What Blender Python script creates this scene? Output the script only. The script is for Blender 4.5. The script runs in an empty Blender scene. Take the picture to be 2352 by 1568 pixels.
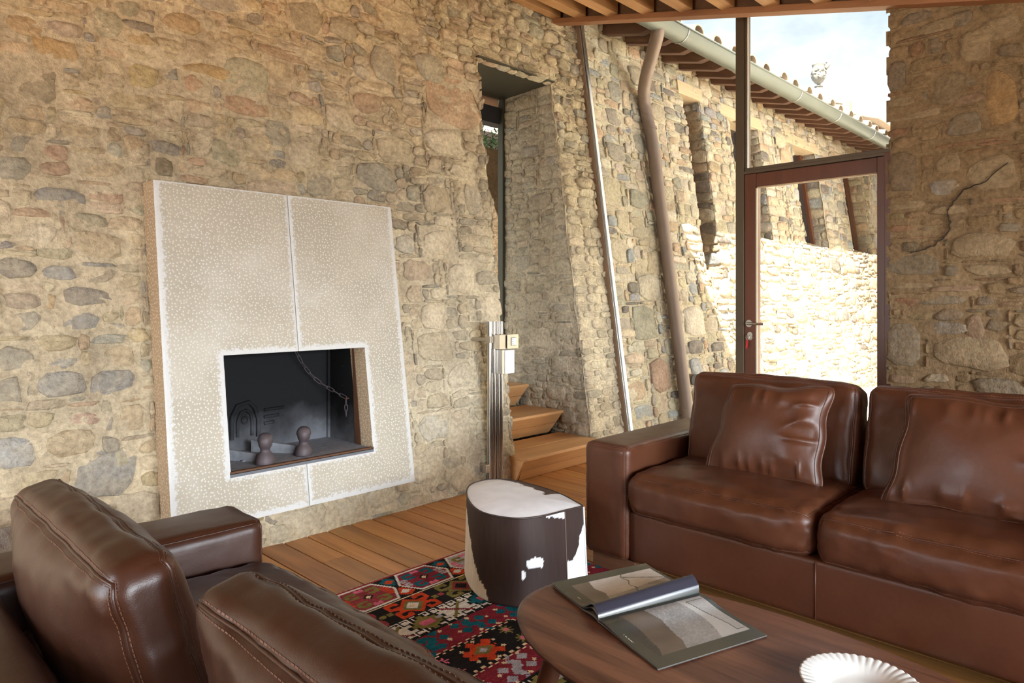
import bpy, bmesh, math, random
import numpy as np
from mathutils import Vector, Matrix

# ------------------------------------------------------------------ scene, camera, world, sun, lights, exposure
scn = bpy.context.scene
col = scn.collection
rng = np.random.default_rng(7)
random.seed(7)
CAMH = 1.27
cd = bpy.data.cameras.new('camera')
cam = bpy.data.objects.new('camera', cd)
col.objects.link(cam)
cam.location = (0, 0, CAMH)
cam.rotation_euler = (math.pi / 2, 0, math.radians(44.4 - 90))
cd.sensor_fit = 'HORIZONTAL'
cd.sensor_width = 36
cd.lens = 1584 / 2352 * 36
cd.shift_y = -94 / 2352
cd.clip_start = 0.02
scn.camera = cam
scn.view_settings.view_transform = 'Standard'
scn.view_settings.look = 'None'
scn.view_settings.gamma = 1
scn.view_settings.use_curve_mapping = False
scn.view_settings.exposure = 0.35
scn.cycles.use_denoising = True
scn.cycles.max_bounces = 8
scn.cycles.diffuse_bounces = 5
scn.cycles.glossy_bounces = 4
scn.cycles.transparent_max_bounces = 12
scn.cycles.sample_clamp_indirect = 6

world = bpy.data.worlds.new('world')
scn.world = world
world.use_nodes = True
wn = world.node_tree
wn.nodes.clear()
w_out = wn.nodes.new('ShaderNodeOutputWorld')
w_bg = wn.nodes.new('ShaderNodeBackground')
w_tc = wn.nodes.new('ShaderNodeTexCoord')
w_map = wn.nodes.new('ShaderNodeMapping')
w_map.inputs['Scale'].default_value = (1.0, 1.0, 1.9)
w_map.inputs['Location'].default_value = (0.35, 0.1, 0.0)
w_no = wn.nodes.new('ShaderNodeTexNoise')
w_no.inputs['Scale'].default_value = 2.6
w_no.inputs['Detail'].default_value = 7
w_no.inputs['Roughness'].default_value = 0.55
w_cr = wn.nodes.new('ShaderNodeValToRGB')
w_cr.color_ramp.elements[0].position = 0.40
w_cr.color_ramp.elements[0].color = (0.33, 0.405, 0.47, 1)
w_cr.color_ramp.elements[1].position = 0.56
w_cr.color_ramp.elements[1].color = (0.66, 0.68, 0.68, 1)
wn.links.new(w_tc.outputs['Generated'], w_map.inputs['Vector'])
wn.links.new(w_map.outputs['Vector'], w_no.inputs['Vector'])
wn.links.new(w_no.outputs['Fac'], w_cr.inputs['Fac'])
wn.links.new(w_cr.outputs['Color'], w_bg.inputs['Color'])
w_bg.inputs['Strength'].default_value = 1.75
wn.links.new(w_bg.outputs['Background'], w_out.inputs['Surface'])

def sun_light(direction, strength, color, angle=0.6):
    l = bpy.data.lights.new('sun', 'SUN')
    l.energy = strength; l.color = color; l.angle = math.radians(angle)
    o = bpy.data.objects.new('sun', l); col.objects.link(o)
    o.rotation_euler = Vector(direction).to_track_quat('-Z', 'Y').to_euler()
    o.location = (0, 0, 12)
sun_light((0.92, 0.405, -1.635), 23.0, (1.0, 0.95, 0.86))

def area_light(name, loc, direction, sx, sy, power, color, spread=112):
    l = bpy.data.lights.new(name, 'AREA')
    l.shape = 'RECTANGLE'; l.spread = math.radians(spread); l.size = sx; l.size_y = sy; l.energy = power; l.color = color
    o = bpy.data.objects.new(name, l); col.objects.link(o)
    o.location = loc
    o.rotation_euler = Vector(direction).to_track_quat('-Z', 'Z').to_euler()
    return o
# daylight entering by the glazed front and back of the room, both behind the photographer
area_light('daylight_front', (0.9, -3.28, 1.15), (0, 1, -0.70), 4.6, 1.9, 150, (0.80, 0.90, 1.0))
# the bright band of sky over the horizon; the low window head cuts it off from the top of the far wall
area_light('daylight_horizon', (1.5, -9.0, 2.55), (0, 1, 0.0), 12.0, 1.3, 1600, (0.86, 0.93, 1.0), 170)
area_light('daylight_back', (-3.28, 2.1, 1.15), (1, -0.05, -0.40), 2.2, 1.9, 56, (0.80, 0.90, 1.0))

def spot(name, loc, target, power, color, size, blend=1.0, radius=0.06):
    l = bpy.data.lights.new(name, 'SPOT')
    l.energy = power; l.color = color; l.spot_size = math.radians(size); l.spot_blend = blend
    l.shadow_soft_size = radius
    o = bpy.data.objects.new(name, l); col.objects.link(o)
    o.location = loc
    o.rotation_euler = (Vector(target) - Vector(loc)).to_track_quat('-Z', 'Y').to_euler()
# added warm spots without fixtures, tinting the top of the battered wall
WARM = (1.0, 0.42, 0.03)
spot('added_warm_spot', (0.6, 1.55, 2.62), (0.9, 3.95, 3.9), 50, WARM, 90)
spot('added_warm_spot', (2.4, 1.55, 2.85), (2.5, 3.95, 4.0), 44, WARM, 90)

# ------------------------------------------------------------------ helpers
def tag(o, label=None, cat=None, group=None, kind=None):
    if label: o['label'] = label
    if cat: o['category'] = cat
    if group: o['group'] = group
    if kind: o['kind'] = kind
    return o

def empty(name, loc=(0, 0, 0), label=None, cat=None, group=None, kind=None):
    o = bpy.data.objects.new(name, None)
    o.empty_display_size = 0.1
    col.objects.link(o); o.location = loc
    return tag(o, label, cat, group, kind)

def _hash(ix, iy, iz):
    n = (ix.astype(np.int64) * 374761393 + iy.astype(np.int64) * 668265263 + iz.astype(np.int64) * 2147483647) & 0xffffffff
    n = ((n ^ (n >> 13)) * 1274126177) & 0xffffffff
    n = (n ^ (n >> 16)) & 0xffff
    return n / 65535.0

def vnoise(P):
    P = np.asarray(P, float)
    i = np.floor(P); f = P - i; i = i.astype(np.int64)
    f = f * f * (3 - 2 * f)
    r = 0
    for dx in (0, 1):
        wx = f[:, 0] if dx else 1 - f[:, 0]
        for dy in (0, 1):
            wy = f[:, 1] if dy else 1 - f[:, 1]
            for dz in (0, 1):
                wz = f[:, 2] if dz else 1 - f[:, 2]
                r = r + wx * wy * wz * _hash(i[:, 0] + dx, i[:, 1] + dy, i[:, 2] + dz)
    return r * 2 - 1

def fbm(P, octv=4, gain=0.5):
    P = np.asarray(P, float); a = 1; s = 0
    for k in range(octv):
        s = s + a * vnoise(P * (2.03 ** k) + 17.3 * k)
        a *= gain
    return s

class MB:
    """collects geometry and links it as one mesh object"""
    def __init__(self):
        self.v = []; self.f = []; self.c = []; self.m = []
    def add(self, verts, faces, color=None, mi=0):
        b = len(self.v)
        verts = [tuple(map(float, p)) for p in verts]
        self.v += verts
        self.f += [tuple(int(i) + b for i in f) for f in faces]
        self.m += [mi] * len(faces)
        if color is not None:
            if len(color) and np.ndim(color[0]) > 0:
                self.c += [tuple(c) for c in color]
            else:
                self.c += [tuple(color)] * len(verts)
        return self
    def box(self, x0, x1, y0, y1, z0, z1, color=None, mi=0):
        v = [(x, y, z) for x in (x0, x1) for y in (y0, y1) for z in (z0, z1)]
        f = [(0, 1, 3, 2), (4, 6, 7, 5), (0, 4, 5, 1), (2, 3, 7, 6), (0, 2, 6, 4), (1, 5, 7, 3)]
        return self.add(v, f, color, mi)
    def hexa(self, P, color=None, mi=0):
        """8 points ordered as box()"""
        f = [(0, 1, 3, 2), (4, 6, 7, 5), (0, 4, 5, 1), (2, 3, 7, 6), (0, 2, 6, 4), (1, 5, 7, 3)]
        return self.add(P, f, color, mi)
    def tube(self, pts, r, n=10, color=None, closed=False, caps=True, mi=0):
        pts = [Vector(p) for p in pts]; N = len(pts)
        rr = r if hasattr(r, '__len__') else [r] * N
        tang = []
        for i in range(N):
            a = pts[i - 1] if (i > 0 or closed) else pts[i]
            b = pts[(i + 1) % N] if (i < N - 1 or closed) else pts[i]
            t = (b - a)
            tang.append(t.normalized() if t.length > 1e-9 else Vector((0, 0, 1)))
        up = Vector((0, 0, 1)) if abs(tang[0].z) < 0.9 else Vector((1, 0, 0))
        nrm = (up - tang[0] * up.dot(tang[0])).normalized()
        V = []; F = []
        for i in range(N):
            nrm = (nrm - tang[i] * nrm.dot(tang[i]))
            nrm = nrm.normalized() if nrm.length > 1e-9 else tang[i].orthogonal().normalized()
            bn = tang[i].cross(nrm)
            for k in range(n):
                a = 2 * math.pi * k / n
                V.append(pts[i] + (nrm * math.cos(a) + bn * math.sin(a)) * rr[i])
        for i in range(N if closed else N - 1):
            for k in range(n):
                j = (i + 1) % N
                F.append((i * n + k, i * n + (k + 1) % n, j * n + (k + 1) % n, j * n + k))
        if not closed and caps:
            F.append(tuple(range(n - 1, -1, -1))); F.append(tuple((N - 1) * n + k for k in range(n)))
        return self.add(V, F, color, mi)
    def lathe(self, prof, n=32, c=(0, 0, 0), color=None, mi=0, mod=None):
        V = []; F = []
        for j, (r, z) in enumerate(prof):
            for k in range(n):
                a = 2 * math.pi * k / n
                q = mod(a, j, r, z) if mod else (r, z)
                V.append((c[0] + q[0] * math.cos(a), c[1] + q[0] * math.sin(a), c[2] + q[1]))
        for j in range(len(prof) - 1):
            for k in range(n):
                F.append((j * n + k, j * n + (k + 1) % n, (j + 1) * n + (k + 1) % n, (j + 1) * n + k))
        if prof[0][0] > 1e-6: F.append(tuple(range(n - 1, -1, -1)))
        if prof[-1][0] > 1e-6: F.append(tuple((len(prof) - 1) * n + k for k in range(n)))
        return self.add(V, F, color, mi)
    def build(self, name, mats, parent=None, smooth=False, bevel=0, seg=2, angle=None, fix=True):
        me = bpy.data.meshes.new(name)
        me.from_pydata(self.v, [], self.f)
        if self.c and len(self.c) == len(self.v):
            ca = me.color_attributes.new('Col', 'FLOAT_COLOR', 'POINT')
            arr = np.ones((len(self.v), 4), np.float32); arr[:, :3] = np.array([c[:3] for c in self.c], np.float32)
            ca.data.foreach_set('color', arr.ravel())
        if not isinstance(mats, (list, tuple)): mats = [mats]
        for m in mats: me.materials.append(m)
        if len(mats) > 1: me.polygons.foreach_set('material_index', self.m)
        if fix:
            bm = bmesh.new(); bm.from_mesh(me)
            bmesh.ops.recalc_face_normals(bm, faces=bm.faces)
            bm.to_mesh(me); bm.free()
        if smooth:
            me.polygons.foreach_set('use_smooth', [True] * len(me.polygons))
        if angle is not None:
            me.polygons.foreach_set('use_smooth', [True] * len(me.polygons))
            me.set_sharp_from_angle(angle=math.radians(angle))
        me.update()
        o = bpy.data.objects.new(name, me); col.objects.link(o)
        if parent is not None:
            o.parent = parent
            if parent.type == 'EMPTY' or True:
                o.matrix_parent_inverse = Matrix.Translation(-Vector(parent.location))
        if bevel:
            b = o.modifiers.new('bevel', 'BEVEL'); b.width = bevel; b.segments = seg
            b.limit_method = 'ANGLE'; b.angle_limit = math.radians(40)
            me.polygons.foreach_set('use_smooth', [True] * len(me.polygons))
            wnm = o.modifiers.new('normals', 'WEIGHTED_NORMAL'); wnm.keep_sharp = True
        return o

# ------------------------------------------------------------------ materials
class NT:
    def __init__(self, name):
        self.m = bpy.data.materials.new(name); self.m.use_nodes = True
        self.t = self.m.node_tree; self.t.nodes.clear()
        self.out = self.n('ShaderNodeOutputMaterial')
        self.b = self.n('ShaderNodeBsdfPrincipled')
        self.l(self.b.outputs[0], self.out.inputs[0])
        self.tc = self.n('ShaderNodeTexCoord')
    def n(self, ty, **kw):
        nd = self.t.nodes.new(ty)
        for k, v in kw.items(): setattr(nd, k, v)
        return nd
    def l(self, a, b): self.t.links.new(a, b)
    def noise(self, scale, detail=4, rough=0.5, vec=None, dist=0.0, mscale=None):
        n = self.n('ShaderNodeTexNoise')
        n.inputs['Scale'].default_value = scale; n.inputs['Detail'].default_value = detail
        n.inputs['Roughness'].default_value = rough; n.inputs['Distortion'].default_value = dist
        v = vec or self.tc.outputs['Object']
        if mscale:
            mp = self.n('ShaderNodeMapping'); mp.inputs['Scale'].default_value = mscale
            self.l(v, mp.inputs['Vector']); v = mp.outputs['Vector']
        self.l(v, n.inputs['Vector'])
        return n.outputs['Fac']
    def voro(self, scale, feature='F1', vec=None, mscale=None, rnd=1.0, out='Distance'):
        n = self.n('ShaderNodeTexVoronoi', feature=feature)
        n.inputs['Scale'].default_value = scale; n.inputs['Randomness'].default_value = rnd
        v = vec or self.tc.outputs['Object']
        if mscale:
            mp = self.n('ShaderNodeMapping'); mp.inputs['Scale'].default_value = mscale
            self.l(v, mp.inputs['Vector']); v = mp.outputs['Vector']
        self.l(v, n.inputs['Vector'])
        return n.outputs[out]
    def ramp(self, fac, stops):
        r = self.n('ShaderNodeValToRGB'); e = r.color_ramp.elements
        while len(e) < len(stops): e.new(0.5)
        for k, (p, c) in enumerate(stops):
            e[k].position = p
            e[k].color = (c, c, c, 1) if not hasattr(c, '__len__') else (*c, 1)
        self.l(fac, r.inputs['Fac']); return r.outputs['Color']
    def mix(self, fac, a, b, mode='MIX'):
        m = self.n('ShaderNodeMix', data_type='RGBA', blend_type=mode)
        for s, v in ((m.inputs[0], fac), (m.inputs[6], a), (m.inputs[7], b)):
            if hasattr(v, 'default_value') or hasattr(v, 'links'): self.l(v, s)
            elif hasattr(v, '__len__'): s.default_value = (*v, 1)
            else: s.default_value = v
        return m.outputs[2]
    def math(self, op, a, b=0.0):
        m = self.n('ShaderNodeMath', operation=op)
        for s, v in ((m.inputs[0], a), (m.inputs[1], b)):
            if hasattr(v, 'links'): self.l(v, s)
            else: s.default_value = v
        return m.outputs[0]
    def attr(self, name='Col'):
        a = self.n('ShaderNodeAttribute'); a.attribute_name = name
        return a.outputs['Color']
    def bump(self, h, strength=0.3, dist=0.01, prev=None):
        b = self.n('ShaderNodeBump'); b.inputs['Strength'].default_value = strength
        b.inputs['Distance'].default_value = dist
        self.l(h, b.inputs['Height'])
        if prev is not None: self.l(prev, b.inputs['Normal'])
        return b.outputs['Normal']
    def set(self, color=None, rough=None, metal=None, normal=None, spec=None, **kw):
        for key, v in (('Base Color', color), ('Roughness', rough), ('Metallic', metal), ('Normal', normal), ('Specular IOR Level', spec)):
            if v is None: continue
            s = self.b.inputs[key]
            if hasattr(v, 'links'): self.l(v, s)
            elif hasattr(v, '__len__'): s.default_value = (*v, 1)
            else: s.default_value = v
        for k, v in kw.items(): self.b.inputs[k.replace('_', ' ')].default_value = v
        return self.m

def m_plain(name, c, rough=0.5, metal=0.0, var=0.12, scale=20, bump=0.05, **kw):
    t = NT(name)
    n = t.noise(scale, 4)
    cc = t.mix(n, tuple(x * (1 - var) for x in c), tuple(min(1, x * (1 + var)) for x in c))
    return t.set(cc, rough, metal, t.bump(n, bump, 0.004), **kw)

MORTAR = (0.61, 0.515, 0.355)
def m_masonry(name, smear, relief=1.0, mort=MORTAR):
    t = NT(name)
    c = t.attr('Col')
    big = t.noise(5.0, 6, 0.6)
    fine = t.noise(42, 7, 0.62)
    mid = t.noise(13, 7, 0.65)
    sm = t.ramp(mid, [(0.5 - smear * 0.28, 0.0), (0.62 - smear * 0.1, 0.75)])
    c1 = t.mix(t.math('MULTIPLY', sm, smear), c, mort)
    c2 = t.mix(0.75, c1, t.ramp(fine, [(0.25, (0.45, 0.43, 0.42)), (0.62, (1.0, 1.0, 1.0)), (0.8, (1.25, 1.22, 1.15))]), 'MULTIPLY')
    c3 = t.mix(0.8, c2, t.ramp(big, [(0.3, (0.72, 0.68, 0.64)), (0.7, (1.12, 1.1, 1.06))]), 'MULTIPLY')
    pits = t.ramp(t.voro(60, mscale=(1, 1, 1.4)), [(0.0, 0.0), (0.16, 1.0)])
    pm = t.ramp(t.noise(9, 3), [(0.5, 1.0), (0.66, 0.0)])
    pits = t.math('MAXIMUM', pits, pm)
    c4 = t.mix(t.math('MULTIPLY', t.math('SUBTRACT', 1.0, pits), 0.65), c3, (0.10, 0.075, 0.05))
    b1 = t.bump(mid, 0.95 * relief, 0.042)
    b2 = t.bump(fine, 0.6 * relief, 0.012, b1)
    b3 = t.bump(pits, 0.4, 0.004, b2)
    return t.set(c4, 0.92, 0, b3, 0.15)
M_WALL = m_masonry('rubble_stone', 0.40, 1.0)
M_WALLR = m_masonry('rubble_stone_right', 0.7, 0.8, (0.30, 0.21, 0.116))
M_EXT = m_masonry('rubble_stone_outside', 0.30, 0.8, (0.55, 0.48, 0.365))

def m_wood(name, dark, light, rough=0.5, axis='Y', scale=1.0, ring=10.0, bump=0.15, useattr=False, contrast=1.0, knots=False, **kw):
    t = NT(name)
    st = {'X': (0.6, 9, 9), 'Y': (9, 0.6, 9), 'Z': (9, 9, 0.6)}[axis]
    st = tuple(s * scale for s in st)
    oi = t.n('ShaderNodeObjectInfo')
    vm = t.n('ShaderNodeVectorMath', operation='SCALE'); vm.inputs['Scale'].default_value = 7.0
    cb = t.n('ShaderNodeCombineXYZ')
    for k in range(3): t.l(oi.outputs['Random'], cb.inputs[k])
    t.l(cb.outputs[0], vm.inputs[0])
    ad = t.n('ShaderNodeVectorMath', operation='ADD')
    t.l(t.tc.outputs['Object'], ad.inputs[0]); t.l(vm.outputs[0], ad.inputs[1])
    v = ad.outputs[0]
    g = t.noise(1.0, 5, 0.55, v, 0.6, st)
    g2 = t.noise(1.0, 6, 0.7, v, 0.2, tuple(s * 6 for s in st))
    f = t.math('ADD', t.math('MULTIPLY', g, 0.65), t.math('MULTIPLY', g2, 0.35))
    c = t.ramp(f, [(0.5 - 0.2 / contrast, dark), (0.5 + 0.16 / contrast, light)])
    if knots:
        kv = t.voro(3.4, vec=v, mscale={'Y': (1.5, 0.8, 0.3), 'X': (0.8, 1.5, 1.5)}.get(axis, (1, 1, 1)))
        c = t.mix(t.ramp(kv, [(0.035, 0.85), (0.085, 0.0)]), c, tuple(x * 0.28 for x in dark))
    if useattr: c = t.mix(1.0, c, t.attr('Col'), 'MULTIPLY')
    n = t.bump(g2, bump, 0.002)
    return t.set(c, rough, 0, n, **kw)
M_FLOOR = m_wood('larch_plank', (0.25, 0.098, 0.026), (0.56, 0.265, 0.082), 0.45, 'Y', 1.0, useattr=True, contrast=1.15, knots=True)
M_STEP = m_wood('larch_step', (0.46, 0.22, 0.080), (0.70, 0.40, 0.17), 0.42, 'X', 1.0, contrast=0.8, knots=True)
M_RAFTER = m_wood('rafter_wood', (0.28, 0.13, 0.045), (0.52, 0.28, 0.11), 0.6, 'X', 0.8)
M_BOARD = m_wood('ceiling_wood', (0.10, 0.042, 0.016), (0.19, 0.085, 0.035), 0.6, 'X', 0.8)
M_DARKRAFT = m_wood('eave_wood', (0.055, 0.024, 0.014), (0.12, 0.055, 0.032), 0.7, 'Y', 1.2)
M_LINTEL = m_wood('lintel_wood', (0.40, 0.29, 0.17), (0.60, 0.46, 0.30), 0.8, 'X', 1.0)
M_DOOR = m_wood('door_wood', (0.085, 0.024, 0.010), (0.14, 0.045, 0.020), 0.38, 'Z', 1.0)
M_WALNUT = m_wood('walnut', (0.070, 0.025, 0.014), (0.205, 0.088, 0.048), 0.33, 'Y', 2.6, contrast=1.3)
M_STEELDARK = m_plain('dark_steel', (0.075, 0.068, 0.045), 0.45, 0.6, 0.1, 6)
M_FRAME = m_plain('bronze_frame', (0.105, 0.078, 0.050), 0.45, 0.5, 0.1, 6)
M_ALU = m_plain('aluminium', (0.62, 0.63, 0.64), 0.28, 1.0, 0.05, 8)
M_CHROME = m_plain('polished_steel', (0.46, 0.45, 0.44), 0.13, 1.0, 0.03, 8, 0.0)
M_NICKEL = m_plain('satin_nickel', (0.55, 0.52, 0.47), 0.35, 1.0, 0.05, 8)
M_BEIGEMETAL = m_plain('champagne_plate', (0.62, 0.55, 0.42), 0.4, 0.4, 0.04, 8)
M_WHITEPL = m_plain('white_plastic', (0.80, 0.81, 0.82), 0.35, 0, 0.03, 8, 0.0)
M_BLACK = m_plain('black_rubber', (0.015, 0.015, 0.016), 0.6, 0, 0.2, 12)
M_RED = m_plain('red_tag', (0.65, 0.02, 0.03), 0.35, 0, 0.1, 12)
M_ZINC = m_plain('zinc_gutter', (0.135, 0.148, 0.125), 0.45, 0.25, 0.14, 5)
M_PIPE = m_plain('copper_brown_pipe', (0.19, 0.135, 0.105), 0.5, 0.25, 0.2, 5)
M_TILE = m_plain('terracotta_tile', (0.36, 0.27, 0.20), 0.9, 0, 0.35, 14, 0.3)
M_URN = m_plain('weathered_limestone', (0.25, 0.245, 0.22), 0.9, 0, 0.35, 9, 0.5)
M_GRAVEL = m_plain('gravel', (0.68, 0.62, 0.52), 0.95, 0, 0.3, 30, 0.5)
M_PLASTER = m_plain('cream_plaster', (0.62, 0.50, 0.34), 0.95, 0, 0.12, 8, 0.2)

def m_glass():
    t = NT('window_glass'); t.t.nodes.remove(t.b)
    tr = t.n('ShaderNodeBsdfTransparent'); tr.inputs[0].default_value = (0.975, 0.985, 0.975, 1)
    gl = t.n('ShaderNodeBsdfGlossy'); gl.inputs['Roughness'].default_value = 0.0
    fr = t.n('ShaderNodeLayerWeight'); fr.inputs['Blend'].default_value = 0.5
    mx = t.n('ShaderNodeMixShader')
    t.l(t.math('ADD', t.math('MULTIPLY', t.math('POWER', fr.outputs['Facing'], 5.0), 0.9), 0.035), mx.inputs[0]); t.l(tr.outputs[0], mx.inputs[1]); t.l(gl.outputs[0], mx.inputs[2])
    t.l(mx.outputs[0], t.out.inputs[0])
    return t.m
M_GLASS = m_glass()

def m_leather(name, a, b, rough):
    t = NT(name)
    n1 = t.noise(4.5, 2, 0.5); n2 = t.noise(55, 3, 0.5)
    f = t.math('ADD', t.math('MULTIPLY', n1, 0.7), t.math('MULTIPLY', n2, 0.3))
    c = t.ramp(f, [(0.15, a), (0.85, b)])
    scuff = t.ramp(t.noise(9, 4, 0.6, None, 1.0), [(0.55, 0.0), (0.85, 0.22)])
    rr = t.ramp(n1, [(0.1, rough - 0.04), (0.9, rough + 0.10)])
    cre = t.noise(15, 4, 0.5)
    gr = t.voro(420)
    nb = t.bump(gr, 0.10, 0.0012, t.bump(cre, 0.14, 0.010))
    return t.set(c, rr, 0, nb, 0.40)
M_LEATHER = m_leather('brown_leather', (0.062, 0.0195, 0.0085), (0.105, 0.036, 0.0160), 0.35)
M_LEATHER_SHADE = m_leather('shaded_brown_leather', (0.028, 0.0085, 0.0037), (0.050, 0.0165, 0.0075), 0.36)  # same leather darkened: the near sofa's shade is put into its colour
M_SEAM = m_plain('leather_seam', (0.060, 0.020, 0.009), 0.5, 0, 0.2, 60)
M_THREAD = m_plain('brown_thread', (0.13, 0.05, 0.024), 0.6, 0, 0.2, 60)

# ------------------------------------------------------------------ masonry
def masonry(a0, a1, b0, b1, cell, sizes, rg, holes=(), feats=(), courses=()):
    """fills a rectangle with stone cells; returns (ca, cb, hx, hy, round, colour, feature?)"""
    nx = int(round((a1 - a0) / cell)); ny = int(round((b1 - b0) / cell))
    occ = np.zeros((nx, ny), bool)
    A = a0 + (np.arange(nx) + 0.5) * cell; B = b0 + (np.arange(ny) + 0.5) * cell
    for h in holes:
        if callable(h): occ |= h(A[:, None] + 0 * B[None, :], B[None, :] + 0 * A[:, None])
        else: occ |= ((A > h[0]) & (A < h[1]))[:, None] & ((B > h[2]) & (B < h[3]))[None, :]
    out = []
    def put(i, j, w, h, **k):
        occ[i:i + w, j:j + h] = True
        out.append(dict(a=a0 + (i + w / 2) * cell, b=b0 + (j + h / 2) * cell, hx=w * cell / 2, hy=h * cell / 2, **k))
    for ft in feats:
        fa, fb, fw, fh = ft[:4]
        i0 = max(0, int((fa - fw / 2 - a0) / cell)); i1 = min(nx, int(math.ceil((fa + fw / 2 - a0) / cell)))
        j0 = max(0, int((fb - fh / 2 - b0) / cell)); j1 = min(ny, int(math.ceil((fb + fh / 2 - b0) / cell)))
        if i1 <= i0 or j1 <= j0: continue
        occ[i0:i1, j0:j1] = True
        out.append(dict(a=fa, b=fb, hx=fw / 2, hy=fh / 2, col=ft[4], feat=True, p=ft[5] if len(ft) > 5 else 4))
    for (ca0, ca1, cb0, cb1) in courses:      # brick-like coursing beside openings
        j = max(0, int((cb0 - b0) / cell))
        while j < min(ny, int((cb1 - b0) / cell)):
            h = int(rg.choice([2, 2, 3, 3, 4])); i = max(0, int(round((ca0 - a0) / cell))); iend = min(nx, int(round((ca1 - a0) / cell)))
            while i < iend:
                w = min(int(rg.integers(3, 9)), iend - i)
                hh = min(h, ny - j)
                if w >= 1 and hh >= 1 and not occ[i:i + w, j:j + hh].any():
                    put(i, j, w, hh, course=True)
                    i += w
                else: i += 1
            j += h
    for (w, h, tries) in sizes:
        for _ in range(tries):
            ww = max(1, w + int(rg.integers(-1, 2))); hh = max(1, h + int(rg.integers(-1, 2)) * (h > 2))
            if nx - ww <= 0 or ny - hh <= 0: continue
            i = int(rg.integers(0, nx - ww + 1)); j = int(rg.integers(0, ny - hh + 1))
            if not occ[i:i + ww, j:j + hh].any(): put(i, j, ww, hh)
    for j in range(ny):
        i = 0
        while i < nx:
            if occ[i, j]: i += 1; continue
            w = 1
            while i + w < nx and not occ[i + w, j] and w < 6: w += 1
            h = 1
            while j + h < ny and h < 3 and not occ[i:i + w, j + h].any(): h += 1
            put(i, j, w, h); i += w
    return out

def stone_geo(s, rg, amp, off, gap, mapf, n=12, seed=0.0, warp=0.012):
    hx = max(0.006, s['hx'] - gap); hy = max(0.006, s['hy'] - gap)
    p = rg.uniform(4, 9) if not s.get('course') else rg.uniform(9, 16)
    jit = 0.13 if not s.get('course') else 0.05
    ang = (np.arange(n) + rg.uniform(-0.25, 0.25, n)) * 2 * math.pi / n
    c, sn = np.cos(ang), np.sin(ang)
    k = (np.abs(c) ** p + np.abs(sn) ** p) ** (-1 / p)
    x = c * k; y = sn * k
    q = rg.uniform(-1, 1, 8) * (0.30 if not s.get('course') else 0.06)
    fx = x + (q[0] * x * y + q[1] * y) * 0.6; fy = y + (q[2] * x * y + q[3] * x * 0.6) * 0.6
    r = 1 + rg.uniform(-jit, jit * 0.6, n)
    bx = np.clip(fx * r, -1.12, 1.12) * hx; by = np.clip(fy * r, -1.12, 1.12) * hy
    V = []; F = []
    tilt = rg.uniform(-1, 1, 2) * 0.006
    bul = min(hx, hy) * rg.uniform(-0.02, 0.05)
    rings = [(1.0, -0.035, 0), (1.0, off * 0.6 - 0.003, 0.8), (0.95, off, 1), (0.55, off + bul, 1)]
    ab = []; hh = []
    for sc, h, na in rings:
        a = s['a'] + bx * sc; b = s['b'] + by * sc
        ab.append(np.stack([a, b], 1)); hh.append((np.full(n, h) + (bx * tilt[0] / max(hx, .01) + by * tilt[1] / max(hy, .01)) * (na > 0), na))
    ab.append(np.array([[s['a'], s['b']]])); hh.append((np.array([off + bul]), 1))
    AB = np.concatenate(ab); H = np.concatenate([h for h, _ in hh]); NA = np.concatenate([np.full(len(h), na, float) for h, na in hh])
    Pn = np.concatenate([AB * 9.0, np.full((len(AB), 1), seed)], 1)
    H = H + NA * amp(AB[:, 0], AB[:, 1]) * (fbm(Pn, 4) * 0.7 + rg.uniform(-.22, .22, len(H)))
    Wp = np.concatenate([AB * 2.3, np.full((len(AB), 1), seed + 5)], 1)
    AB2 = AB + np.stack([vnoise(Wp), vnoise(Wp + 31.7)], 1) * warp
    V = mapf(AB2[:, 0], AB2[:, 1], H)
    for ri in range(3):
        for k2 in range(n):
            a, b = ri * n + k2, ri * n + (k2 + 1) % n
            F.append((a, b, b + n, a + n))
    ce = 4 * n
    for k2 in range(n): F.append((3 * n + k2, 3 * n + (k2 + 1) % n, ce))
    return V, F

def mortar_geo(a0, a1, b0, b1, step, mapf, amp, holes=(), seed=0.0, base=-0.002, color=MORTAR, warp=0.0):
    nx = int(round((a1 - a0) / step)) + 1; ny = int(round((b1 - b0) / step)) + 1
    A, B = np.meshgrid(np.linspace(a0, a1, nx), np.linspace(b0, b1, ny), indexing='ij')
    a = A.ravel(); b = B.ravel()
    Pn = np.stack([a * 9, b * 9, np.full_like(a, seed)], 1)
    h = (base(a, b) if callable(base) else base) + amp(a, b) * fbm(Pn, 4) * 0.75
    V = mapf(a, b, h)
    idx = np.arange(nx * ny).reshape(nx, ny)
    ca = (A[:-1, :-1] + A[1:, 1:]) / 2; cb = (B[:-1, :-1] + B[1:, 1:]) / 2
    keep = np.ones(ca.shape, bool)
    for hl in holes:
        if callable(hl): keep &= ~hl(ca, cb)
        else: keep &= ~((ca > hl[0]) & (ca < hl[1]) & (cb > hl[2]) & (cb < hl[3]))
    q = np.stack([idx[:-1, :-1], idx[1:, :-1], idx[1:, 1:], idx[:-1, 1:]], -1)[keep]
    lf = fbm(np.stack([a * 2.1, b * 2.1, np.full_like(a, seed + 9)], 1), 3)
    C = np.array(color)[None, :] * (1 + 0.12 * lf[:, None])
    return V, q.tolist(), C

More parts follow.
